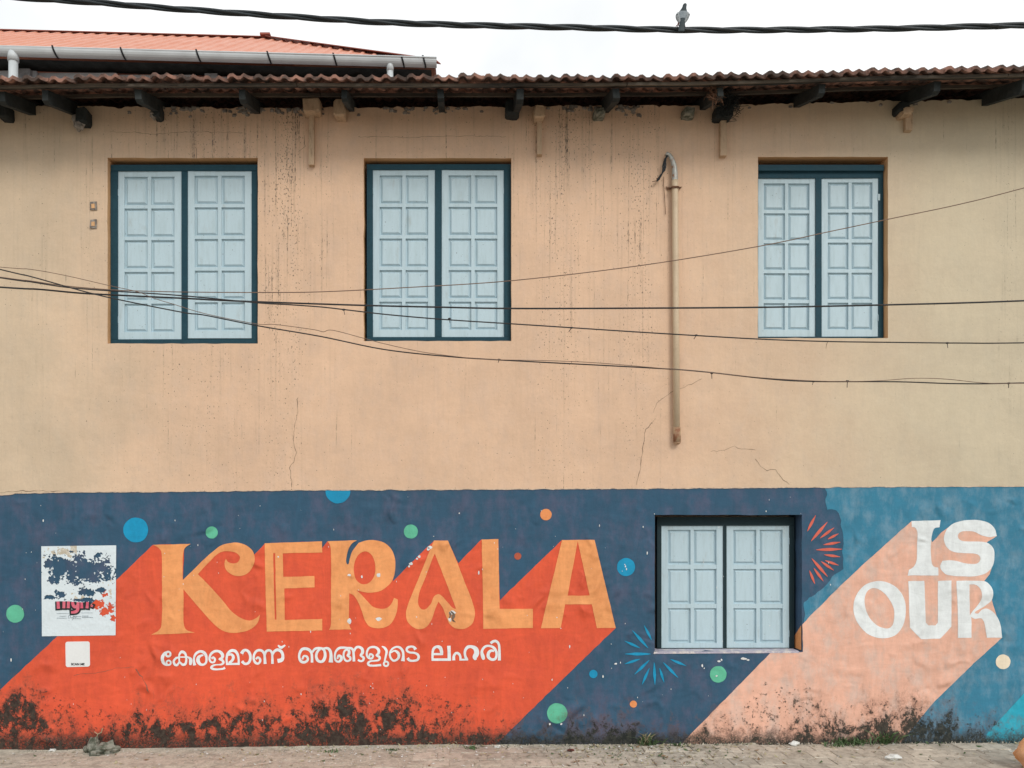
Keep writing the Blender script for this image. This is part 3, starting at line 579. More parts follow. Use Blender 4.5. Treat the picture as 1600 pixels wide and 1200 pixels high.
crack([(1110, 705), (1130, 704), (1148, 697)], .6); crack([(172, 207), (210, 207), (240, 210), (300, 206), (380, 208)], .8); crack([(560, 214), (640, 215), (720, 213), (790, 214)], .8)
crack([(1293, 532), (1290, 545)], 1.0); crack([(0, 770), (20, 767.5), (52, 767), (95, 767.5)], 1.5)
m = MB(); q = []
for x in range(-520, 2150, 4): q.append((x, lerp(BND, x) + wob(x, .05, 1.1) + wob(x, .21, .6, 3) + .5, 1.5 * max(.1, .75 + mnoise.noise(Vector((x * .06, 4, 0))) + rnd.uniform(-.3, .3))))
ribbon(m, q, -.0062, 0, 1); obj('plaster_lip', m, surf('pale_plaster_lip', (.66, .52, .40), (.45, .33, .24), .9, 25), bld)
crack([(213, 1046), (222, 1058), (233, 1082)], 2.6, -.0030); crack([(115, 1056), (135, 1052), (160, 1050), (180, 1044), (210, 1042)], .9, -.0030); crack([(475, 213), (477, 230), (466, 238)], 1.6)
for y0 in (316, 344):
    m = MB(); m.box(wx(142), wx(152), YU - .012, YU, wz(y0 + 13), wz(y0), .006); obj('cement_patch', m, M['mortar'], bld)
    m = MB(); m.box(wx(144.5), wx(149.5), YU - .0185, YU - .012, wz(y0 + 10.5), wz(y0 + 4), .002); obj('cement_patch', m, M['cream_bounce'], bld)
m = MB()
for _ in range(170):
    x = rnd.choice([rnd.gauss(455, 22), rnd.gauss(385, 25), rnd.uniform(40, 1560), rnd.gauss(290, 20), rnd.gauss(900, 30), rnd.gauss(975, 18), rnd.gauss(650, 60)])
    py = lerp(TOP, x) + abs(rnd.gauss(0, 5)) + 1; s = rnd.uniform(.006, .02)
    m.blob((wx(x), YU - .002, wz(py)), s * 1.3, s * .7, s, rnd.random() * 99, .6, 6, 4)
obj('crumbled_mortar', m, M['mortar'], bld, kind='stuff')

# ------------------------------------------------------------------ windows
def pbox(mb, x0, y0, x1, y1, yf, yb, j=0):
    p, q = at(x0, y1, yf), at(x1, y0, yf); mb.box(p.x, q.x, yf, yb, p.z, q.z, j)
def window(fr, leaves, rows, yf, mat_f, member=9, band=None):
    x0, y0, x1, y1 = fr; m = MB(); mid0, mid1 = leaves[0][2], leaves[1][0]
    tb, bb = leaves[0][1], leaves[0][3]
    pbox(m, x0, y0, x1, tb + 1, yf, yf + .07, .0015)                                    # head
    pbox(m, x0, bb - 1, x1, y1, yf, yf + .07, .0015)                                    # sill rail
    pbox(m, x0, tb + 1.3, leaves[0][0] + .6, bb - 1.3, yf + .002, yf + .07, .0012)
    pbox(m, leaves[1][2] - .6, tb + 1.3, x1, bb - 1.3, yf + .002, yf + .07, .0012)
    pbox(m, mid0 - .4, tb + 1.3, mid1 + .4, bb - 1.3, yf + .001, yf + .07, .0012)
    obj('window_frame', m, mat_f, bld)
    if band:
        m = MB(); pbox(m, x0 - 1, band[0], x1 + 1, band[1], yf - .03, yf - .002, .001); obj('window_head', m, mat_f, bld)
    for li, (a0, b0, a1, b1) in enumerate(leaves):
        yl = yf + .010 + rnd.uniform(-.003, .003); m = MB(); W, H = a1 - a0, b1 - b0
        sx_, tr, br, ms = W * .112, H * .038, H * .046, W * .056
        cols = [(a0 + sx_, a0 + W / 2 - ms / 2), (a0 + W / 2 + ms / 2, a1 - sx_)]
        rr = H * .020 if rows == 5 else H * .036
        ph = (H - tr - br - rr * (rows - 1)) / rows
        rws = [(b0 + tr + k * (ph + rr), b0 + tr + k * (ph + rr) + ph) for k in range(rows)]
        pbox(m, a0, b0, cols[0][0], b1, yl, yl + .04); pbox(m, cols[1][1], b0, a1, b1, yl, yl + .04)
        pbox(m, cols[0][0], b0, cols[1][1], rws[0][0], yl + .0015, yl + .04)
        pbox(m, cols[0][0], rws[-1][1], cols[1][1], b1, yl + .0015, yl + .04)
        for k in range(rows - 1): pbox(m, cols[0][0], rws[k][1], cols[1][1], rws[k + 1][0], yl + .003, yl + .04)
        for k in range(rows): pbox(m, cols[0][1], rws[k][0], cols[1][0], rws[k][1], yl + .003, yl + .04)
        sh = obj('shutter', m, M['shutter'], bld)
        for k in range(rows):
            for c0, c1 in cols:
                m = MB(); p = at(c0, rws[k][1], yl); q = at(c1, rws[k][0], yl)
                def rg(i, y): return [Vector((p.x + i, y, p.z + i)), Vector((q.x - i, y, p.z + i)), Vector((q.x - i, y, q.z - i)), Vector((p.x + i, y, q.z - i))]
                yb = yl + .022; j = rnd.uniform(-.001, .001)
                m.rings([rg(-.001, yb + .012), rg(-.001, yb), rg(.010, yb + .0005), rg(.026, yb - .014 + j), rg(.0265, yb - .014 + j)])
                m.f = [f[::-1] for f in m.f]
                obj('shutter_panel', m, M['shutter'], sh)
        sh.rotation_euler = (rnd.uniform(-.0015, .0015), rnd.uniform(-.0025, .0025), rnd.uniform(-.010, .010))
        for hz in (.13, .88):
            m = MB(); hx = a0 if li == 0 else a1; hy = b0 + H * hz
            pbox(m, hx - 1.6, hy - 5, hx + 1.6, hy + 5, yl - .006, yl + .004, .001)
            obj('hinge', m, M['shutter'], sh)
window((173, 257, 402.5, 537), [(183, 266, 284, 531), (293, 264.5, 393.7, 528.5)], 5, .045, M['frame'])
window((573, 256.5, 798.5, 532.5), [(582, 264, 680, 527.5), (690, 264, 788, 527.5)], 5, .045, M['frame'])
window((1184.5, 266, 1380, 528), [(1183, 277, 1275, 527), (1283.5, 275.5, 1373, 526.5)], 5, .06, M['frame'], band=(257.5, 266.5))
window((1027, 808, 1241, 1018), [(1033, 820.5, 1130.5, 1013.5), (1135, 820.5, 1234, 1013.5)], 3, .12, M['frame_dark'])

# ------------------------------------------------------------------ eave
T = .305
SAG = [(-3.9, -.022), (-2.6, 0), (1.2, 0), (2.4, .02), (3.1, .05), (4.4, .075), (6, .10)]
def sag(x): return lerp(SAG, x) + .006 * mnoise.noise(Vector((x * 1.3, 2, 0)))
def rz(x, y): return EYE + 3.585 + T * y + sag(x)
OV = .607
PROF = [(0, .002), (.10, .026), (.22, .029), (.36, .003), (.50, .004), (.63, .030), (.76, .012), (.90, 0), (1.0, .002)]
def tile(mb, x, y0, L, wd, z0, z1, th=.026):
    """One corrugated clay tile from y0 (lower end) to y0+L."""
    n = len(PROF); vs = []
    for yy, zz in ((y0, z0), (y0 + L, z1)):
        for dz in (0, th):
            vs += [(x + u_ * wd, yy, zz + h * .85 + dz) for u_, h in PROF]
    fs = []
    for i in range(n - 1):
        fs += [(i, i + 1, n + i + 1, n + i), (n + i, n + i + 1, 3 * n + i + 1, 3 * n + i), (i + 1, i, 2 * n + i, 2 * n + i + 1)]
    fs += [(0, n, 3 * n, 2 * n), (n - 1, 3 * n - 1, 4 * n - 1, 2 * n - 1)]
    mb.add(vs, fs)
TW = .198
x = wx(-520) - .05
while x < XR + .1:
    m = MB(); dz = rnd.uniform(-.004, .004); dy = rnd.uniform(-.02, .02)
    tile(m, x + rnd.uniform(-.003, .003), -OV + dy, .36, TW * 1.01, rz(x, -OV) + .008 + dz, rz(x, -OV + .36) + .004 + dz * .5)
    obj('roof_tile', m, M['tile'], bld); x += TW
m = MB()
for r_ in range(1, 15):
    x = wx(-520) - .05; y = -OV + .31 * r_
    while x < XR + .1:
        if y < 2.1: tile(m, x, y, .36, TW, rz(x, y) + .030, rz(x, y + .36) + .006)
        x += TW
for i in range(20):      # plain back slope
    x0 = XL - .1 + (XR - XL + .2) * i / 20; x1 = XL - .1 + (XR - XL + .2) * (i + 1) / 20; yr = -OV + .31 * 9 + .1
    m.hexa([(x0, yr, rz(x0, yr)), (x1, yr, rz(x1, yr)), (x1, 4.9, rz(x1, yr) - .8), (x0, 4.9, rz(x0, yr) - .8), (x0, yr, rz(x0, yr) + .05), (x1, yr, rz(x1, yr) + .05), (x1, 4.9, rz(x1, yr) - .75), (x0, 4.9, rz(x0, yr) - .75)])
obj('roof_tiling', m, M['tile'], bld, kind='stuff')
def batten(y, wd, th, seg, mat='batten', name='batten', j=.004):
    x = XL - .15; k = 0
    while x < XR + .1:
        L = seg * rnd.uniform(.8, 1.25); x1 = min(x + L, XR + .15); m = MB(); ys = y + rnd.uniform(-.008, .008); n = 6; rg = []
        for i in range(n + 1):
            xx = x + (x1 - .006 - x) * i / n; z = rz(xx, ys) + rnd.uniform(-.3, .3) * j
            rg.append([Vector((xx, ys - wd / 2, z - th)), Vector((xx, ys + wd / 2, z - th + wd * T)), Vector((xx, ys + wd / 2, z + wd * T * .5 - .001)), Vector((xx, ys - wd / 2, z - wd * T * .5 - .001))])
        m.rings(rg); obj(name, m, M[mat], bld); x = x1; k += 1
batten(-.535, .045, .030, 2.6, j=.010); batten(-.47, .03, .022, 2.2, 'wood'); batten(-.14, .05, .034, 3.0, j=.008)
RAF = [(-480, 160), (-320, 158), (-150, 150), (2, 155), (70, 150), (215, 146), (378, 138), (538, 133), (688, 137), (813, 138), (962, 138), (1125, 142), (1285, 130), (1465, 126), (1602, 122), (1720, 120), (1880, 118), (2040, 116)]
for i, (px, py) in enumerate(RAF):
    m = MB(); ye = -.50 + rnd.uniform(-.03, .02); X = (px - 716) * (D + ye) / F
    wd = rnd.uniform(.044, .056); dp = rnd.uniform(.085, .115)
    tw = rnd.uniform(-.01, .01); ta = X * .0
    rg = []
    for y in (ye, ye + .04, -.2, .5, 2.0):
        z = rz(X, y) - .036; d_ = dp * (.75 if y == ye else 1)
        rg.append([Vector((X - wd / 2 + tw, y, z - d_)), Vector((X + wd / 2 + tw, y, z - d_)), Vector((X + wd / 2, y, z)), Vector((X - wd / 2, y, z))])
    m.rings(rg); obj('rafter', m, M['wood'], bld)
def jbox(name, x0, y0, x1, y1, yf, yb, mat, j=.006, **k):
    p, q = at(x0, y1, yf), at(x1, y0, yf); m = MB(); rg = []
    hw, hh, cx, cz = (q.x - p.x) / 2, (q.z - p.z) / 2, (p.x + q.x) / 2, (p.z + q.z) / 2
    for y_, s_ in ((yf, .80), (yf + .015, .98), (yf + .08, 1.0), (yb, 1.0)):
        rg.append([Vector((cx + hw * s_ * a_ + rnd.uniform(-j, j), y_ + rnd.uniform(-j, j), cz + hh * s_ * b_ + rnd.uniform(-j, j))) for a_, b_ in ((-1, -.75), (-.75, -1), (.1, -1.03), (.75, -1), (1, -.7), (1, .75), (.7, 1), (-.7, 1), (-1, .7))])
    m.rings(rg); return obj(name, m, M[mat], bld, **k)
# joist ends and eave brackets that stick out of the wall top
for x0, y0, x1, y1, mt in [(521, 153, 540, 181, 'post'), (790, 154, 812, 177, 'wood'), (930, 168, 946, 179, 'stone'), (1070, 166, 1087, 178, 'stone'), (116, 166, 134, 190, 'wood'), (236, 162, 250, 180, 'wood'), (-6, 160, 11, 182, 'wood'), (1405, 158, 1424, 172, 'wood')]:
    jbox('joist_end', x0, y0, x1, y1, -.12, .2, mt)
for bx0, by0, bx1, by1, px0, px1, py1 in [(472, 151, 500, 174, 482.5, 490.5, 257), (834, 163, 852, 182, 839.5, 847, 241), (1120, 165, 1147, 182, 1126, 1135.5, 243), (1412, 166, 1428, 176, 1415.5, 1426, 203)]:
    jbox('eave_bracket', bx0, by0, bx1, by1, -.13, .2, 'post' if bx0 != 1120 else 'wood', .008)
    m = MB(); p = at(px0, py1, -.055); q = at(px1, by1 + 1, -.055); m.box(p.x, q.x, -.055, YU - .001, p.z, q.z, .003); obj('bracket_post', m, M['post'], bld)
for i, (px, py, rx, rzz) in enumerate([(124, 192, .055, .06), (240, 180, .03, .03)]):
    m = MB(); p = at(px, py, -.07); m.blob(p, rx, .05, rzz, 5 + i, .7, 10, 7); obj('crumbled_mortar', m, M['mortar'], bld)

# tangled nest under the eave
nl = at(1140, 186, -.16); nest = MB()
for _ in range(230):
    c_ = Vector((rnd.gauss(1138, 9), rnd.gauss(160, 10), 0)); p = at(c_.x, c_.y, rnd.uniform(-.22, -.09))
    d_ = Vector((rnd.gauss(0, 1), rnd.gauss(0, .6), rnd.gauss(0, 1.1))).normalized() * rnd.uniform(.02, .07)
    nest.tube([p - d_, p + Vector((rnd.uniform(-.01, .01),) * 3), p + d_], .0022, 3, False)
obj('nest', nest, M['wood'], label='dark tangled clump of twigs hanging under the tiled eave', category='nest')
nest = MB()
for _ in range(150):
    c_ = Vector((rnd.gauss(1120, 5), rnd.gauss(147, 6), 0)); p = at(c_.x, c_.y, rnd.uniform(-.5, -.36))
    d_ = Vector((rnd.gauss(0, 1), rnd.gauss(0, .6), rnd.gauss(0, 1.1))).normalized() * rnd.uniform(.015, .05)
    nest.tube([p - d_, p + Vector((rnd.uniform(-.01, .01),) * 3), p + d_], .0022, 3, False)
obj('nest', nest, M['rust'], label='smaller brown clump of fibres on the rafter tail beside the dark nest', category='nest')

# ------------------------------------------------------------------ service pipe on the wall
pl = Vector((wx(1057), -.03, wz(695)))
pipe = empty('service_pipe', pl, 'tall cream painted pipe with rusty gooseneck top fixed to the wall', 'pipe')
yp = -.045; rp = .0275
m = MB(); m.tube([at(1057.2, 672, yp), at(1056, 480, yp), at(1054.6, 292, yp), at(1054.4, 282, yp)], rp, 14); obj('pipe', m, M['pipe'], pipe, True)
m = MB(); m.tube([at(1057.8, 668, yp), at(1057.9, 690, yp)], rp + .004, 14); m.blob(at(1058, 691, yp), rp + .002, rp, .022, 3, .1, 12, 6); obj('end_cap', m, surf('stained_pipe_cap', (.46, .33, .21), (.24, .10, .05), .6, 14, .42, .62, .9), pipe, True, label='rust-stained cap at the foot of the pipe')
m = MB(); m.tube([at(x_, y_, yp) for x_, y_ in cr3([(1054.4, 283), (1054.3, 270), (1053, 258), (1049, 247), (1045, 241.5)], 4)], [rp * .98 - .0007 * i for i in range(17)], 12); obj('gooseneck', m, M['galv'], pipe, True)
m = MB(); m.tube([at(1045.5, 242.5, yp), at(1042.5, 240.5, yp), at(1041.5, 243, yp)], .018, 10); obj('conduit_mouth', m, M['galv'], pipe, True)
m = MB()
for k in range(4):
    o_ = k * .9
    m.tube([at(x_ + o_ * .5 + rnd.uniform(-.6, .6), y_, yp - .004 * k) for x_, y_ in cr3([(1042, 243), (1038.5, 250), (1036 + o_, 258), (1035 + o_, 266), (1033 - o_, 274), (1029 - 1.5 * o_, 281 + o_)], 4)], .005 + .002 * (k == 1), 5)
obj('frayed_wire', m, M['cable'], pipe, True)
m = MB(); m.tube([at(1031, 276, yp), at(1028.5, 279, yp), at(1026, 280, yp)], .008, 6); m.tube([at(1031, 280, yp), at(1025, 282.5, yp), at(1019, 284, yp)], .003, 5); obj('wire_end', m, M['rust'], pipe)
m = MB()
for k in range(3):
    zz = 291 + k * 1.1
    m.tube([at(1040 + k, zz + 2 + rnd.uniform(-1, 1), -.012), at(1048, zz + 2.5, -.03), at(1050.5, zz, yp - .03), at(1059, zz, yp - .03), at(1062, zz + 1.5, -.03), at(1065 - k, zz + 1, -.012)], .0035, 5)
obj('clamp', m, M['rust'], pipe)
m = MB(); m.tube([at(x_, y_, -.018) for x_, y_ in [(1037, 276), (1037, 290), (1038.5, 310), (1040, 335)]], .0025, 4); obj('loose_wire', m, M['rust'], pipe)

# ------------------------------------------------------------------ poster and sticker
# torn paper: a fine grid with the torn cells left out
def pnoise(x, y, f, s): return mnoise.fractal(Vector((x * f, y * f, s)), .9, 2.1, 4)
def torn(x, y):
    n = pnoise(x, y, .085, 3.3) * .62 + pnoise(x, y, .30, 8) * .50
    v = -1.0
    for cx, cy, rx_, ry_, s_ in [(95, 886, 27, 20, 1.1), (131, 890, 44, 22, 1.2), (160, 888, 22, 23, 1.0), (85, 905, 14, 10, .9), (155, 870, 10, 9, .7), (92, 875, 14, 9, .6), (180, 893, 6, 8, .6), (136, 925.5, 11, 5, 1.3), (126, 910, 22, 6, .75), (158, 921, 7, 4, 1.0), (78, 933, 12, 4, 1.0), (94, 930, 9, 7, 1.1), (118, 937, 30, 3.5, .8), (135, 937, 14, 4, 1.0), (152, 944, 12, 8, 1.25), (162, 954, 12, 8, .9), (173, 948, 10, 16, .8), (176, 966, 7, 6, .9), (132, 863, 6, 6, .6), (112, 862, 6, 5, .5), (165, 930, 14, 6, .45)]:
        v = max(v, s_ - math.hypot((x - cx) / rx_, (y - cy) / ry_))
    if y > 951 and x < 150 or y > 976: return False
    return v + n * (1 if v > -.9 else 0) > .22
def quadpt(u_, v_):
    a_ = (65 + (182 - 65) * u_, 853.5 - 1.5 * u_); b_ = (66 + (181 - 66) * u_, 994 - 1.5 * u_)
    return (a_[0] + (b_[0] - a_[0]) * v_, a_[1] + (b_[1] - a_[1]) * v_)
po = empty('torn_poster', (wx(123), -.012, wz(994)), 'white paper poster on the mural, half torn away, remains of pink lettering', 'poster')
NX, NZ = 150, 180
keep = [[not torn(*quadpt((i + .5) / NX, (k + .5) / NZ)) for k in range(NZ)] for i in range(NX)]
m = MB(); vid = {}
def vtx(i, k):
    if (i, k) not in vid:
        p = quadpt(i / NX, k / NZ); ed = i in (0, NX) or k in (0, NZ)
        lift = -.003 * max(0, pnoise(p[0], p[1], .06, 1))
        jx = 0 if ed else rnd.uniform(-.2, .2)
        vid[(i, k)] = len(m.v); m.v.append(Vector((wx(p[0] + jx), -.0055 + lift, wz(p[1] + jx * .7))))
    return vid[(i, k)]
for i in range(NX):
    for k in range(NZ):
        if keep[i][k]:
            p = quadpt((i + .5) / NX, (k + .5) / NZ)
            stain = (p[0] < 120 and p[1] < 872 and pnoise(p[0], p[1], .09, 5) > .12 + (.2 if p[0] < 90 else -.1)) or (abs(p[0] - 168) < 7 and 905 < p[1] < 935 and pnoise(p[0], p[1], .1, 6) > .1) or (abs(p[0] - 125) < 16 and 926 < p[1] < 938 and pnoise(p[0], p[1], .12, 6) > .15)
            m.f.append([vtx(i, k), vtx(i, k + 1), vtx(i + 1, k + 1), vtx(i + 1, k)]); m.m.append(1 if stain else 0)
obj('paper', m, [M['paper'], M['paper_stain']], po)
sP = lambda P: [(60 + x_ / 12.31, 920 + y_ / 12.31, w_ / 12.31) for x_, y_, w_ in P]
LT = [[(388, 240, 55), (392, 310, 58), (396, 380, 60)], [(505, 240, 55), (502, 310, 55), (500, 372, 55)], [(592, 240, 55), (588, 310, 55), (585, 370, 58)], [(668, 250, 55), (680, 310, 60), (715, 345, 60), (755, 320, 50)], [(775, 255, 55), (772, 350, 60), (755, 420, 62), (700, 445, 55), (640, 452, 40)], [(842, 258, 50), (845, 320, 50), (845, 372, 55)], [(955, 250, 50), (952, 310, 52), (945, 372, 58)], [(1030, 320, 34), (1045, 328, 42), (1058, 334, 36)]]
m = MB()
for i, s in enumerate(LT):
    q = sP([(x_, y_, w_ + 62) for x_, y_, w_ in s]); (x0, y0, w0), (x1, y1, w1) = q[-2:]; L = math.hypot(x1 - x0, y1 - y0)
    q[-1] = (x1 + (x1 - x0) / L * 2.6, y1 + (y1 - y0) / L * 2.6, w1); ribbon(m, q, -.0092 - i * .0001, 0, 4)
obj('lettering_outline', m, M['ink'], po)
m = MB()
for i, s in enumerate(LT): ribbon(m, sP(s), -.0105 - i * .0001, 0, 4)
obj('lettering', m, M['ink_pink'], po)
m = MB()
ribbon(m, sP([(360, 470, 6), (480, 472, 6), (600, 472, 6)]), -.0092, 0, 2); ribbon(m, sP([(830, 462, 6), (940, 460, 6), (1050, 462, 6)]), -.0092, 0, 2)
for y_, x0, x1 in ((525, 415, 545), (562, 365, 560), (522, 850, 975), (548, 850, 1055), (530, 700, 830), (572, 680, 820)):
    x_ = x0
    while x_ < x1:
        L = rnd.uniform(8, 26); ribbon(m, sP([(x_, y_, 12), (min(x1, x_ + L), y_ + rnd.uniform(-2, 2), 12)]), -.0092, 0, 2); x_ += L + 6
for s in ([(590, 570, 8), (585, 530, 9), (605, 508, 9), (630, 530, 9), (610, 565, 9)], [(630, 530, 8), (650, 560, 9), (690, 520, 9), (670, 580, 9), (655, 605, 8)], [(690, 520, 7), (720, 545, 8), (760, 525, 8)], [(590, 600, 8), (605, 605, 8)]): ribbon(m, sP(s), -.0096, .0003, 4)
obj('small_print', m, M['ink_grey'], po)
st = empty('wall_sticker', (wx(122), -.012, wz(1042)), 'small white rounded square sticker under the torn poster reading SCAN ME', 'sticker')
m = MB(); lp = []
for cx, cy, a0 in ((137, 1005.5, 270), (137.5, 1038, 0), (106.5, 1038.8, 90), (106, 1006, 180)):
    lp += [(cx + 3.4 * math.cos(R(a0 + t * 15)), cy + 3.4 * math.sin(R(a0 + t * 15))) for t in range(7)]
m.flat([lp], -.0045); depth_strip(m, lp, -.0045, -.0015)
obj('sticker_sheet', m, M['sticker'], st)
tcv = bpy.data.curves.new('scan_text', 'FONT'); tcv.body = 'SCAN ME'; tcv.size = .05; tcv.align_x = 'CENTER'; tcv.offset = .0022
to = bpy.data.objects.new('scan_text_source', tcv); COL.objects.link(to)
dg = bpy.context.evaluated_depsgraph_get(); tme = bpy.data.meshes.new_from_object(to.evaluated_get(dg)); bpy.data.objects.remove(to)
xs = [v.co.x for v in tme.vertices]; sc_ = (21 / 185) / (max(xs) - min(xs))
m = MB(); m.add([(wx(122) + v.co.x * sc_, -.0062, wz(1039.2) + v.co.y * sc_ * .95) for v in tme.vertices], [tuple(p.vertices) for p in tme.polygons])
obj('scan_lettering', m, M['ink'], st)

# ------------------------------------------------------------------ cables and wires in front of the wall
def wire(name, pts, y, r_, mat, label, cat='wire', knots=()):
    p0, p1 = pts[0], pts[-1]
    s0 = (pts[1][1] - p0[1]) / (pts[1][0] - p0[0]); s1 = (p1[1] - pts[-2][1]) / (p1[0] - pts[-2][0])
    q = [(p0[0] - 420, p0[1] - s0 * 420 - 6)] + list(pts) + [(p1[0] + 420, p1[1] + s1 * 420 - 6)]
    path = [at(x_, y_, y) for x_, y_ in cr3(q, 6)]
    t_ = empty(name, path[len(path) // 2], label, cat, 'thin wires strung across the facade')
    m = MB(); m.tube(path, r_, 6); obj('wire_strand', m, M[mat], t_, True)
    for kx, ky in knots:
        m = MB(); c_ = at(kx, ky, y); m.blob(c_, .012, .008, .008, kx, .4, 6, 4); m.tube([c_, c_ + Vector((rnd.uniform(-.02, .02), -.004, rnd.uniform(-.05, -.02)))], .0025, 4)
        obj('wire_tie', m, M['wire_black'], t_)
wire('overhead_wire', [(-10, 431.5), (45, 438.5), (105, 447), (180, 453.2), (230, 455), (290, 456.3), (400, 457), (500, 456), (640, 449), (800, 438.5), (1000, 415), (1185, 385), (1300, 361), (1400, 340), (1500, 319), (1610, 291)], -1.02, .0034, 'wire_brown', 'thin brown wire rising to the right across the upper windows')
wire('overhead_wire', [(-10, 448), (60, 452), (125, 458), (200, 462), (285, 466), (340, 469), (400, 471.5), (500, 475), (600, 478), (690, 480), (800, 482), (1000, 481.5), (1200, 480), (1400, 476), (1610, 469.5)], -1.10, .0062, 'wire_black', 'thickest nearly level black wire across the lower part of the upper windows')
wire('overhead_wire', [(-10, 432.5), (45, 440), (105, 449), (180, 455), (285, 462), (400, 473), (450, 476), (500, 479.5), (540, 484), (600, 491), (660, 496.5), (720, 501), (800, 506), (900, 512.5), (1000, 519), (1100, 525), (1190, 530), (1290, 533.5), (1400, 535), (1500, 536), (1610, 535.5)], -1.14, .0046, 'wire_black', 'black wire sloping down to the foot of the right upper window', knots=[(537, 484), (702, 498), (893, 512), (1088, 524), (1480, 536)])
wire('overhead_wire', [(-10, 418.5), (40, 430), (80, 441), (130, 455), (180, 467), (285, 488), (320, 492.5), (400, 508.5), (500, 525.5), (600, 546), (700, 557), (800, 563.5), (1000, 574), (1090, 580), (1200, 592), (1270, 596), (1400, 596.5), (1500, 599.5), (1610, 598)], -1.18, .0046, 'wire_black', 'black wire crossing lowest, below the upper windows at mid wall', knots=[(780, 562), (1112, 583), (1271, 596), (1324, 595.5), (1576, 599)])
wire('overhead_wire', [(-10, 416.5), (45, 420.5), (100, 430), (170, 446), (215, 456), (240, 466), (270, 475), (320, 490), (400, 506), (430, 507), (490, 515), (505, 518.5), (520, 516), (570, 529), (600, 537), (660, 550), (720, 558), (760, 561.5), (800, 562.5), (870, 564), (940, 567.5), (1050, 577), (1100, 581.5), (1200, 591), (1300, 596), (1370, 595), (1430, 591), (1480, 592.5), (1540, 598.5), (1610, 599)], -1.2, .0024, 'wire_brown', 'thin brown kinked wire twined loosely round the lowest black wire')
CB = [(-400, -32), (80, -.5), (150, 4), (250, 12), (400, 22.5), (500, 29), (600, 35), (700, 38.5), (800, 41), (900, 43), (1000, 45.5), (1100, 47), (1200, 46.8), (1350, 45.3), (1450, 43.3), (1550, 40.6), (1600, 39.5), (2000, 25)]
yc = -.85
cpath = [at(x_, y_, yc) for x_, y_ in cr3(CB, 14)]
dens = []
for p, q in zip(cpath, cpath[1:]):
    n = max(1, int((q - p).length / .03))
    dens += [p + (q - p) * (i / n) for i in range(n)]
cable = empty('overhead_cable', at(800, 41, yc), 'thick black twisted power cable across the sky with a pigeon on it', 'cable')
for k in range(3):
    m = MB(); s_ = 0; pts = []
    for i, p in enumerate(dens):
        if i: s_ += (p - dens[i - 1]).length
        ph = 2 * math.pi * (k / 3 + s_ / 1.02) + .5 * math.sin(s_ * .9); pts.append(p + Vector((0, math.cos(ph), math.sin(ph))) * .0115)
    m.tube(pts, .0118, 7); obj('strand', m, M['cable'], cable, True)

# ------------------------------------------------------------------ pigeon (seen from behind, perched on the cable)
foot = at(1065, 43, yc) + Vector((0, 0, .024))
pg = empty('pigeon', foot, 'grey pigeon with dark neck and tail perched on the thick cable', 'bird')
SCL = .86; DROP = .056
def PB(x_, y_, z_): return foot + Vector((x_ + z_ * .16 - .014, y_ * .5 - .006, z_ - DROP)) * SCL
def loft(rows, n=14):
    rg = []
    for (x_, y_, z_, rx_, rr, tilt) in rows:
        g_ = []
        for k in range(n):
            t = 2 * math.pi * k / n; d_ = Vector((math.cos(t) * rx_, math.sin(t) * rr * math.sin(tilt), math.sin(t) * rr * math.cos(tilt)))
            g_.append(PB(x_ + d_.x, y_ + d_.y, z_ + d_.z))
        rg.append(g_)
    return rg
body = [(0, -.075, .045, .012, .008, .9), (0, -.055, .060, .034, .022, .95), (0, -.035, .085, .050, .042, 1.05), (0, -.012, .112, .058, .056, 1.1), (.002, .010, .138, .056, .058, 1.15), (.003, .028, .160, .046, .050, 1.25), (.004, .038, .180, .032, .036, 1.35), (.006, .042, .200, .022, .026, 1.5), (.008, .044, .218, .0175, .021, 1.57), (.009, .047, .232, .0175, .021, 1.6), (.010, .050, .243, .014, .016, 1.6), (.010, .052, .250, .005, .006, 1.6)]
m = MB(); m.rings(loft(body))
nl_ = 14
m.m = [0 if (i // nl_) < 6 else 1 for i in range(len(m.f))]; m.m[-1] = 1; m.m[-2] = 0
obj('body', m, [M['feather'], M['feather_dark']], pg, True)
m = MB(); m.rings([[PB(.010 + math.cos(t) * r_, y_, .234 + math.sin(t) * r_ + dz) for t in [k * math.pi / 3 for k in range(6)]] for y_, r_, dz in ((.062, .007, 0), (.074, .005, -.002), (.086, .0015, -.006))]); obj('beak', m, M['feather_dark'], pg, True)
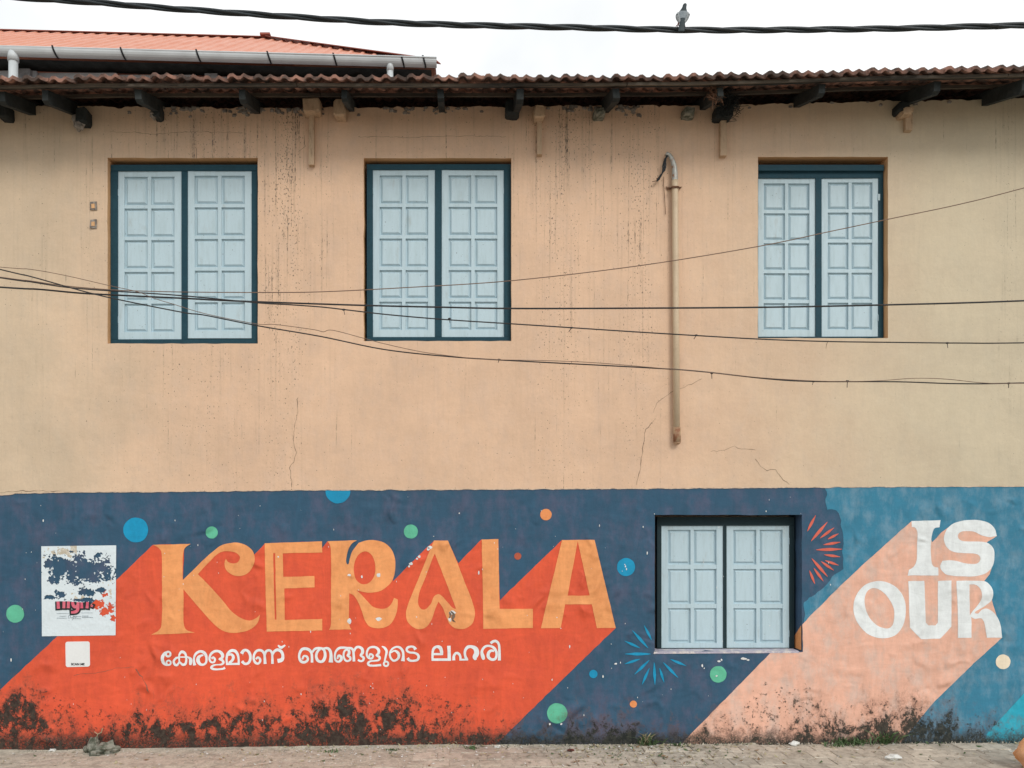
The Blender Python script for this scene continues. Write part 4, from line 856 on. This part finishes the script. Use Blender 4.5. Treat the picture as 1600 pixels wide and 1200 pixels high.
for s_ in (-1, 1):
    m = MB(); rg = []
    for (x_, y_, z_, wd, th) in [(.030, .024, .158, .008, .008), (.040, .010, .146, .020, .014), (.046, -.010, .126, .030, .015), (.042, -.034, .102, .034, .014), (.031, -.060, .072, .026, .012), (.018, -.086, .040, .012, .007), (.011, -.098, .022, .004, .003)]:
        rg.append([PB(s_ * (x_ + th * math.cos(t)), y_ - wd * .8 * math.sin(t), z_ + wd * .55 * math.sin(t)) for t in [k * math.pi / 5 for k in range(10)]])
    if s_ < 0: rg = [g_[::-1] for g_ in rg]
    m.rings(rg); obj('wing', m, M['feather_pale'], pg, True)
    for (z_, y_, x_) in ((.122, -.030, .056), (.096, -.046, .047)):
        m = MB(); m.tube([PB(s_ * (x_ - .010), y_ + .030, z_ + .016), PB(s_ * (x_ - .001), y_ + .004, z_ + .004), PB(s_ * (x_ - .012), y_ - .024, z_ - .006)], .0052, 6); obj('wing_bar', m, M['feather_dark'], pg, True)
    m = MB(); m.tube([PB(s_ * .024, -.004, .075), PB(s_ * .025, .0, .06), PB(s_ * .026, .0, .047)], .006, 6)
    for t in (-.014, 0, .014): m.tube([PB(s_ * .026, .0, .047), PB(s_ * .026 + t * .7, .014, .048), PB(s_ * .026 + t, .022, .036)], .003, 5)
    m.tube([PB(s_ * .026, .0, .047), PB(s_ * .026, -.014, .041)], .003, 5); obj('leg', m, M['bird_leg'], pg, True)
m = MB(); rg = []
for (y_, z_, wd, th) in [(-.060, .085, .020, .012), (-.090, .050, .023, .009), (-.112, .010, .026, .006), (-.128, -.036, .029, .004), (-.132, -.046, .027, .001)]:
    rg.append([PB(wd * math.cos(t), y_ - th * math.sin(t), z_ + th * .4 * math.sin(t)) for t in [k * math.pi / 5 for k in range(10)]])
m.rings(rg); obj('tail', m, M['feather_dark'], pg, True)

# ------------------------------------------------------------------ metal-roofed building behind
GZ = EYE + 730 / F * 12.0
nb = empty('metal_roofed_building', (-5.5, 6.0, 0), 'grey building behind with coral red corrugated metal hip roof and white gutter', 'building')
gx0, gx1, gy0, gy1 = -9.5, -.33, 12.0 - D - .15, 12.3 - D
def gy(x_): return gy0 + (gy1 - gy0) * (x_ - gx0) / (gx1 - gx0)
SL = .655; RUN = 3.1; rzr = GZ + SL * RUN; hx = gx1 - 3.1
m = MB(); pitch = .20; x_ = gx0 - .3
def runlen(x__): return RUN if x__ < hx else max(0, RUN * (gx1 + .12 - x__) / (gx1 + .12 - hx))
prof = [(0, 0), (.30, 0), (.40, .022), (.62, .022), (.72, 0)]
xs = []
while x_ < gx1 + .1:
    xs += [(x_ + pitch * u_, h) for u_, h in prof]; x_ += pitch
xs = [(x__, h) for x__, h in xs if x__ < gx1 - .02]
n = len(xs); vs = []
for t in (0, 1):
    for x__, h in xs:
        L = (runlen(x__)) * t - (.06 if t == 0 else 0); vs.append((x__, gy(x__) + L, GZ + .045 + SL * L + h))
m.add(vs, [(i, i + 1, n + i + 1, n + i) for i in range(n - 1)])
obj('roof_sheet', m, M['coral'], nb)
m = MB()   # far slopes, plain
A = Vector((gx0 - .3, gy(gx0) + RUN, rzr + .03)); B = Vector((hx, gy(hx) + RUN, rzr + .03)); C = Vector((gx1, gy1, GZ + .03))
m.add([A, B, (hx + 3.2, gy(hx) + 2 * RUN, GZ), (gx0 - .3, gy(gx0) + 2 * RUN, GZ), C], [(0, 1, 2, 3), (1, 4, 2)])
obj('far_roof_slope', m, M['coral'], nb)
m = MB(); up = Vector((0, 0, .05)); fw = Vector((0, -.10, -.02))
for p, q in ((A, B), (B, C)):
    sd = Vector((0, -.09, -.045)) if p is A else Vector((-.075, -.075, -.02)); sb = -sd * 1.0; sb.z = sd.z
    m.hexa([p + up + sd, q + up + sd, q + up, p + up, p + up + sd + Vector((0, 0, .014)), q + up + sd + Vector((0, 0, .014)), q + up + Vector((0, 0, .016)), p + up + Vector((0, 0, .016))])
    m.hexa([p + up, q + up, q + up + sb, p + up + sb, p + up + Vector((0, 0, .016)), q + up + Vector((0, 0, .016)), q + up + sb + Vector((0, 0, .014)), p + up + sb + Vector((0, 0, .014))])
obj('ridge_cap', m, M['coral_dark'], nb)
m = MB(); m.box(hx - .12, hx + .06, gy(hx) + RUN - .14, gy(hx) + RUN + .1, rzr + .05, rzr + .085); obj('ridge_end_cap', m, M['coral_dark'], nb)
m = MB(); gr = .081; rg = []
for x__ in (gx0 - .3, gx0 + 2, -5, -3, gx1 + .02):
    yy = gy(x__) - .14
    a_ = [Vector((x__, yy - gr * math.cos(t), GZ - .005 - gr * math.sin(t) * 1.15)) for t in [math.pi * k / 10 for k in range(11)]]
    b_ = [Vector((x__, yy - (gr - .006) * math.cos(t), GZ - .005 - (gr - .006) * math.sin(t) * 1.15)) for t in [math.pi * k / 10 for k in range(10, -1, -1)]]
    rg.append(a_ + b_)
m.rings(rg); m.tube([(gx0 - .3, gy(gx0) - .14 - gr, GZ), (gx1 + .02, gy1 - .14 - gr, GZ)], .012, 8)
obj('gutter', m, M['gutter'], nb, False)
for px in (92, 195, 310, 419, 521, 627, 661):
    x__ = (px - 716) * 12.0 / F; yy = gy(x__) - .14; m = MB()
    rg = [[Vector((x__ + dx + .03 * math.sin(t), yy - r_ * math.cos(t), GZ - r_ * math.sin(t) * 1.15)) for dx, r_ in ((-.012, gr + .002), (.012, gr + .002), (.012, gr + .010), (-.012, gr + .010))] for t in [-.25 + (math.pi + .1) * k / 10 for k in range(11)]]
    m.rings(rg); obj('gutter_strap', m, M['black'], nb)
for px, top_ in ((25.5, .0), (608, .03)):
    x__ = (px - 716) * 11.95 / F; yy = gy(x__) - .14; m = MB()
    m.tube([(x__, yy, GZ - gr - .02), (x__, yy, GZ - 1.5), (x__, yy, GZ - 3)], .062 if px < 100 else .045, 12); m.tube([(x__, yy, GZ - gr - .09), (x__, yy, GZ - gr * .5)], .075 if px < 100 else .05, 12)
    obj('downpipe', m, M['gutter'], nb, True)
m = MB(); wy = lambda x__: gy(x__) + .22
for i in range(8):
    x0 = gx0 + (gx1 - .08 - gx0) * i / 8 + .006; x1 = gx0 + (gx1 - .08 - gx0) * (i + 1) / 8 - .006
    m.box(x0, x1, wy((x0 + x1) / 2), wy((x0 + x1) / 2) + .2, 0, GZ - .12)
m.box(gx0, gx1 - .12, gy0 + .65, gy0 + 5.4, 0, GZ - .15)
obj('wall', m, M['grey_wall'], nb)
m = MB(); m.add([(gx0 - .3, gy(gx0) - .03, GZ - .075), (gx1 - .06, gy1 - .03, GZ - .075), (gx1 - .06, gy1 + .3, GZ - .07), (gx0 - .3, gy(gx0) + .3, GZ - .07)], [(0, 1, 2, 3)]); pass
obj('soffit', m, M['wood'], nb)
for px in (62, 340, 560):
    x__ = (px - 716) * 12.6 / F; m = MB(); m.box(x__ - .09, x__ + .09, wy(x__) - .10, wy(x__) - .003, 0, GZ - .13); obj('pillar', m, surf('pillar_render', (.24, .24, .25), None, .85), nb)

# ------------------------------------------------------------------ small things at the foot of the wall
def tuft(px, y, n, h, spread, label, mat='leaf', name='weed', group=None):
    x_ = (px - 716) * (D + y) / F; b_ = Vector((x_, y, gz(x_) - .002)); m = MB()
    for _ in range(n):
        o_ = b_ + Vector((rnd.gauss(0, spread), rnd.gauss(0, spread * .35), 0)); d_ = Vector((rnd.gauss(0, .45), rnd.gauss(-.12, .3), 1)).normalized(); L = h * rnd.uniform(.4, 1.1)
        sd = d_.cross(Vector((rnd.gauss(0, 1), rnd.gauss(0, 1), .2))).normalized() * rnd.uniform(.003, .008); bend = Vector((rnd.gauss(0, .4), rnd.gauss(-.1, .3), -.35)) * L
        p = [o_, o_ + d_ * L * .5 + bend * .15, o_ + d_ * L * .85 + bend * .6]
        m.add([p[0] - sd * .6, p[0] + sd * .6, p[1] + sd, p[1] - sd, p[2]], [(0, 1, 2, 3), (3, 2, 4)])
    obj(name, m, M[mat], label=label, category='weed', group='weeds along the foot of the wall')
    return b_
tuft(1330, -.05, 90, .13, .07, 'dense dark green weed clump at wall foot below the pink paint')
tuft(1384, -.03, 40, .22, .04, 'tall thin green weed beside the dense clump at the wall foot')
tuft(1300, -.10, 30, .06, .05, 'low green weed spilling onto the pavers left of the dense clump')
tuft(1014, -.04, 40, .16, .04, 'small green weed at the wall foot under the blue firework')
tuft(1008, -.03, 30, .22, .02, 'tuft of pale dry stalks standing against the navy wall', 'grass_pale')
tuft(1055, -.07, 26, .06, .03, 'tiny grey-green weed at the wall foot left of the pink paint')
tuft(515, -.16, 34, .045, .05, 'low weed patch in the paving below the Malayalam text')
tuft(618, -.14, 26, .04, .04, 'low weed patch between pavers right of the larger one, below the red paint')
tuft(737, -.12, 30, .06, .03, 'small green sprig in the paving near the right end of the red paint')
tuft(490, -.03, 34, .05, .16, 'fringe of dry straw along the wall foot below the red paint', 'grass_pale')
tuft(680, -.02, 40, .07, .14, 'fringe of pale dry grass at wall foot near where red meets navy', 'grass_pale')
tuft(1430, -.03, 30, .05, .15, 'thin low grass at the wall foot below the black mould')

rl = Vector((wx(165), -.09, gz(wx(165))))
rb = empty('rubble_heap', rl, 'heap of broken grey stone with dry twig against the red wall', 'rubble')
for i, (dx, dy, dz, a_, b_, c_) in enumerate([(-.06, 0, .05, .05, .05, .075), (.04, -.01, .05, .085, .06, .05), (.11, .01, .03, .05, .05, .035), (-.02, -.06, .02, .06, .04, .025), (-.12, .02, .025, .04, .04, .03)]):
    m = MB(); m.blob(rl + Vector((dx, dy, dz)), a_, b_, c_, i * 7 + 1, .8, 9, 6); obj('stone', m, M['stone'], rb)
m = MB(); m.tube([rl + Vector(q) for q in [(-.06, .03, .10), (-.04, .03, .15), (-.01, .03, .165), (.0, .03, .20)]], .004, 5); m.tube([rl + Vector(q) for q in [(-.04, .03, .15), (-.07, .03, .17)]], .003, 5); obj('twig', m, M['grass_pale'], rb)

SD = MB(); nx, ny = 300, 22; xa, xb = wx(-120), wx(1180)
for i in range(nx + 1):
    for k in range(ny + 1):
        x_ = xa + (xb - xa) * i / nx; y_ = -.70 + .70 * k / ny
        fade = max(0, min(1, (wx(1000) - x_) / 3.0)); q = Vector((x_ * 2.2, y_ * 5, 1))
        h_ = mnoise.fractal(q, .8, 2.1, 5) * .009 + (fade - .55) * .012 - .0022 + .010 * max(0, 1 + y_ / .10)
        SD.v.append(Vector((x_, y_, gz(x_) + max(-.02, h_) - .0005)))
for i in range(nx):
    for k in range(ny):
        a_ = i * (ny + 1) + k; SD.f.append([a_, a_ + ny + 1, a_ + ny + 2, a_ + 1]); SD.m.append(0)
obj('sand', SD, M['sand'], smooth=True, kind='stuff', label='pale sand drifted over the pavers')
def litter(name, n, px0, px1, mats, size, label, ymin=-.62, gauss=None):
    m = MB()
    for _ in range(n):
        y = -abs(rnd.gauss(0, .28)) - .02 if rnd.random() < .7 else rnd.uniform(ymin, -.02)
        px = rnd.gauss(*gauss) if gauss and rnd.random() < .6 else rnd.uniform(px0, px1)
        y = max(y, ymin); x_ = (px - 716) * (D + y) / F; c_ = Vector((x_, y, gz(x_) + .006)); s_ = size * rnd.uniform(.4, 1.4); an = rnd.uniform(0, 6.28)
        ux = Vector((math.cos(an), math.sin(an), rnd.uniform(-.3, .3))) * s_; uy = Vector((-math.sin(an), math.cos(an), rnd.uniform(-.2, .5))) * s_ * rnd.uniform(.3, .6)
        up_ = Vector((0, 0, s_ * rnd.uniform(.1, .5))); m.mi = rnd.randrange(len(mats))
        m.add([c_ - ux + up_, c_ - uy, c_ + ux + up_ * .6, c_ + uy, c_ + Vector((0, 0, .002))], [(0, 1, 4), (1, 2, 4), (2, 3, 4), (3, 0, 4)])
    obj(name, m, [M[q] for q in mats], kind='stuff', label=label)
litter('fallen_leaves', 620, -60, 1660, ['dry', 'grass_pale', 'leaf', 'grass_pale'], .019, 'dry leaves and straw scattered on the footpath', gauss=(1000, 90))
litter('litter', 800, -60, 1660, ['scrap', 'grass_pale', 'scrap'], .013, 'pale paper and plastic scraps scattered on the footpath', gauss=(520, 260))
m = MB()
for _ in range(2600):
    y = -abs(rnd.gauss(0, .035)) - .004 if rnd.random() < .6 else rnd.uniform(-.65, 0); px = rnd.uniform(-120, 1720); x_ = (px - 716) * (D + y) / F; s_ = rnd.uniform(.002, .009) * (1.5 if y > -.04 else .8)
    c_ = Vector((x_, y, gz(x_) + s_ * .3)); q = [c_ + Vector((rnd.uniform(-1, 1), rnd.uniform(-1, 1), -.5)) * s_ for _ in range(3)] + [c_ + Vector((0, 0, s_))]
    m.mi = rnd.randrange(2); m.add(q, [(0, 1, 3), (1, 2, 3), (2, 0, 3)])
obj('grit', m, [M['stone'], M['paver']], kind='stuff', label='grit and crumbs along the foot of the wall')
for px, y, mt, lb, s_ in [(1241, -.06, 'scrap', 'crumpled white scrap at the wall foot below the lower window', .05), (82, -.02, 'scrap', 'small white plastic scrap standing against the red wall left of the rubble', .03), (892, -.20, 'ray_red', 'small red wrapper lying on the pavers below the green dot', .03), (1395, -.50, 'scrap', 'curled white paper strip near the bottom edge', .06), (778, -.08, 'scrap', 'white and blue scrap where red paint meets navy at the ground', .028)]:
    x_ = (px - 716) * (D + y) / F; m = MB(); m.blob((x_, y, gz(x_) + s_ * .32), s_, s_ * .6, s_ * .4, px, .9, 8, 6); obj('paper_scrap', m, M[mt], label=lb, category='litter')
# orange thing cut off by the right edge
p = at(1648, 1196, -1.0); m = MB(); c_ = Vector((p.x + .04, -.78, gz(p.x) + .11)); m.blob(c_, .165, .12, .135, 4, .3, 16, 10)
m.blob(c_ + Vector((.08, .02, .07)), .08, .08, .10, 9, .3, 12, 8)
obj('cloth_bundle', m, M['cloth'], smooth=True, label='orange cloth bundle cut off by the right edge of the picture', category='bundle')
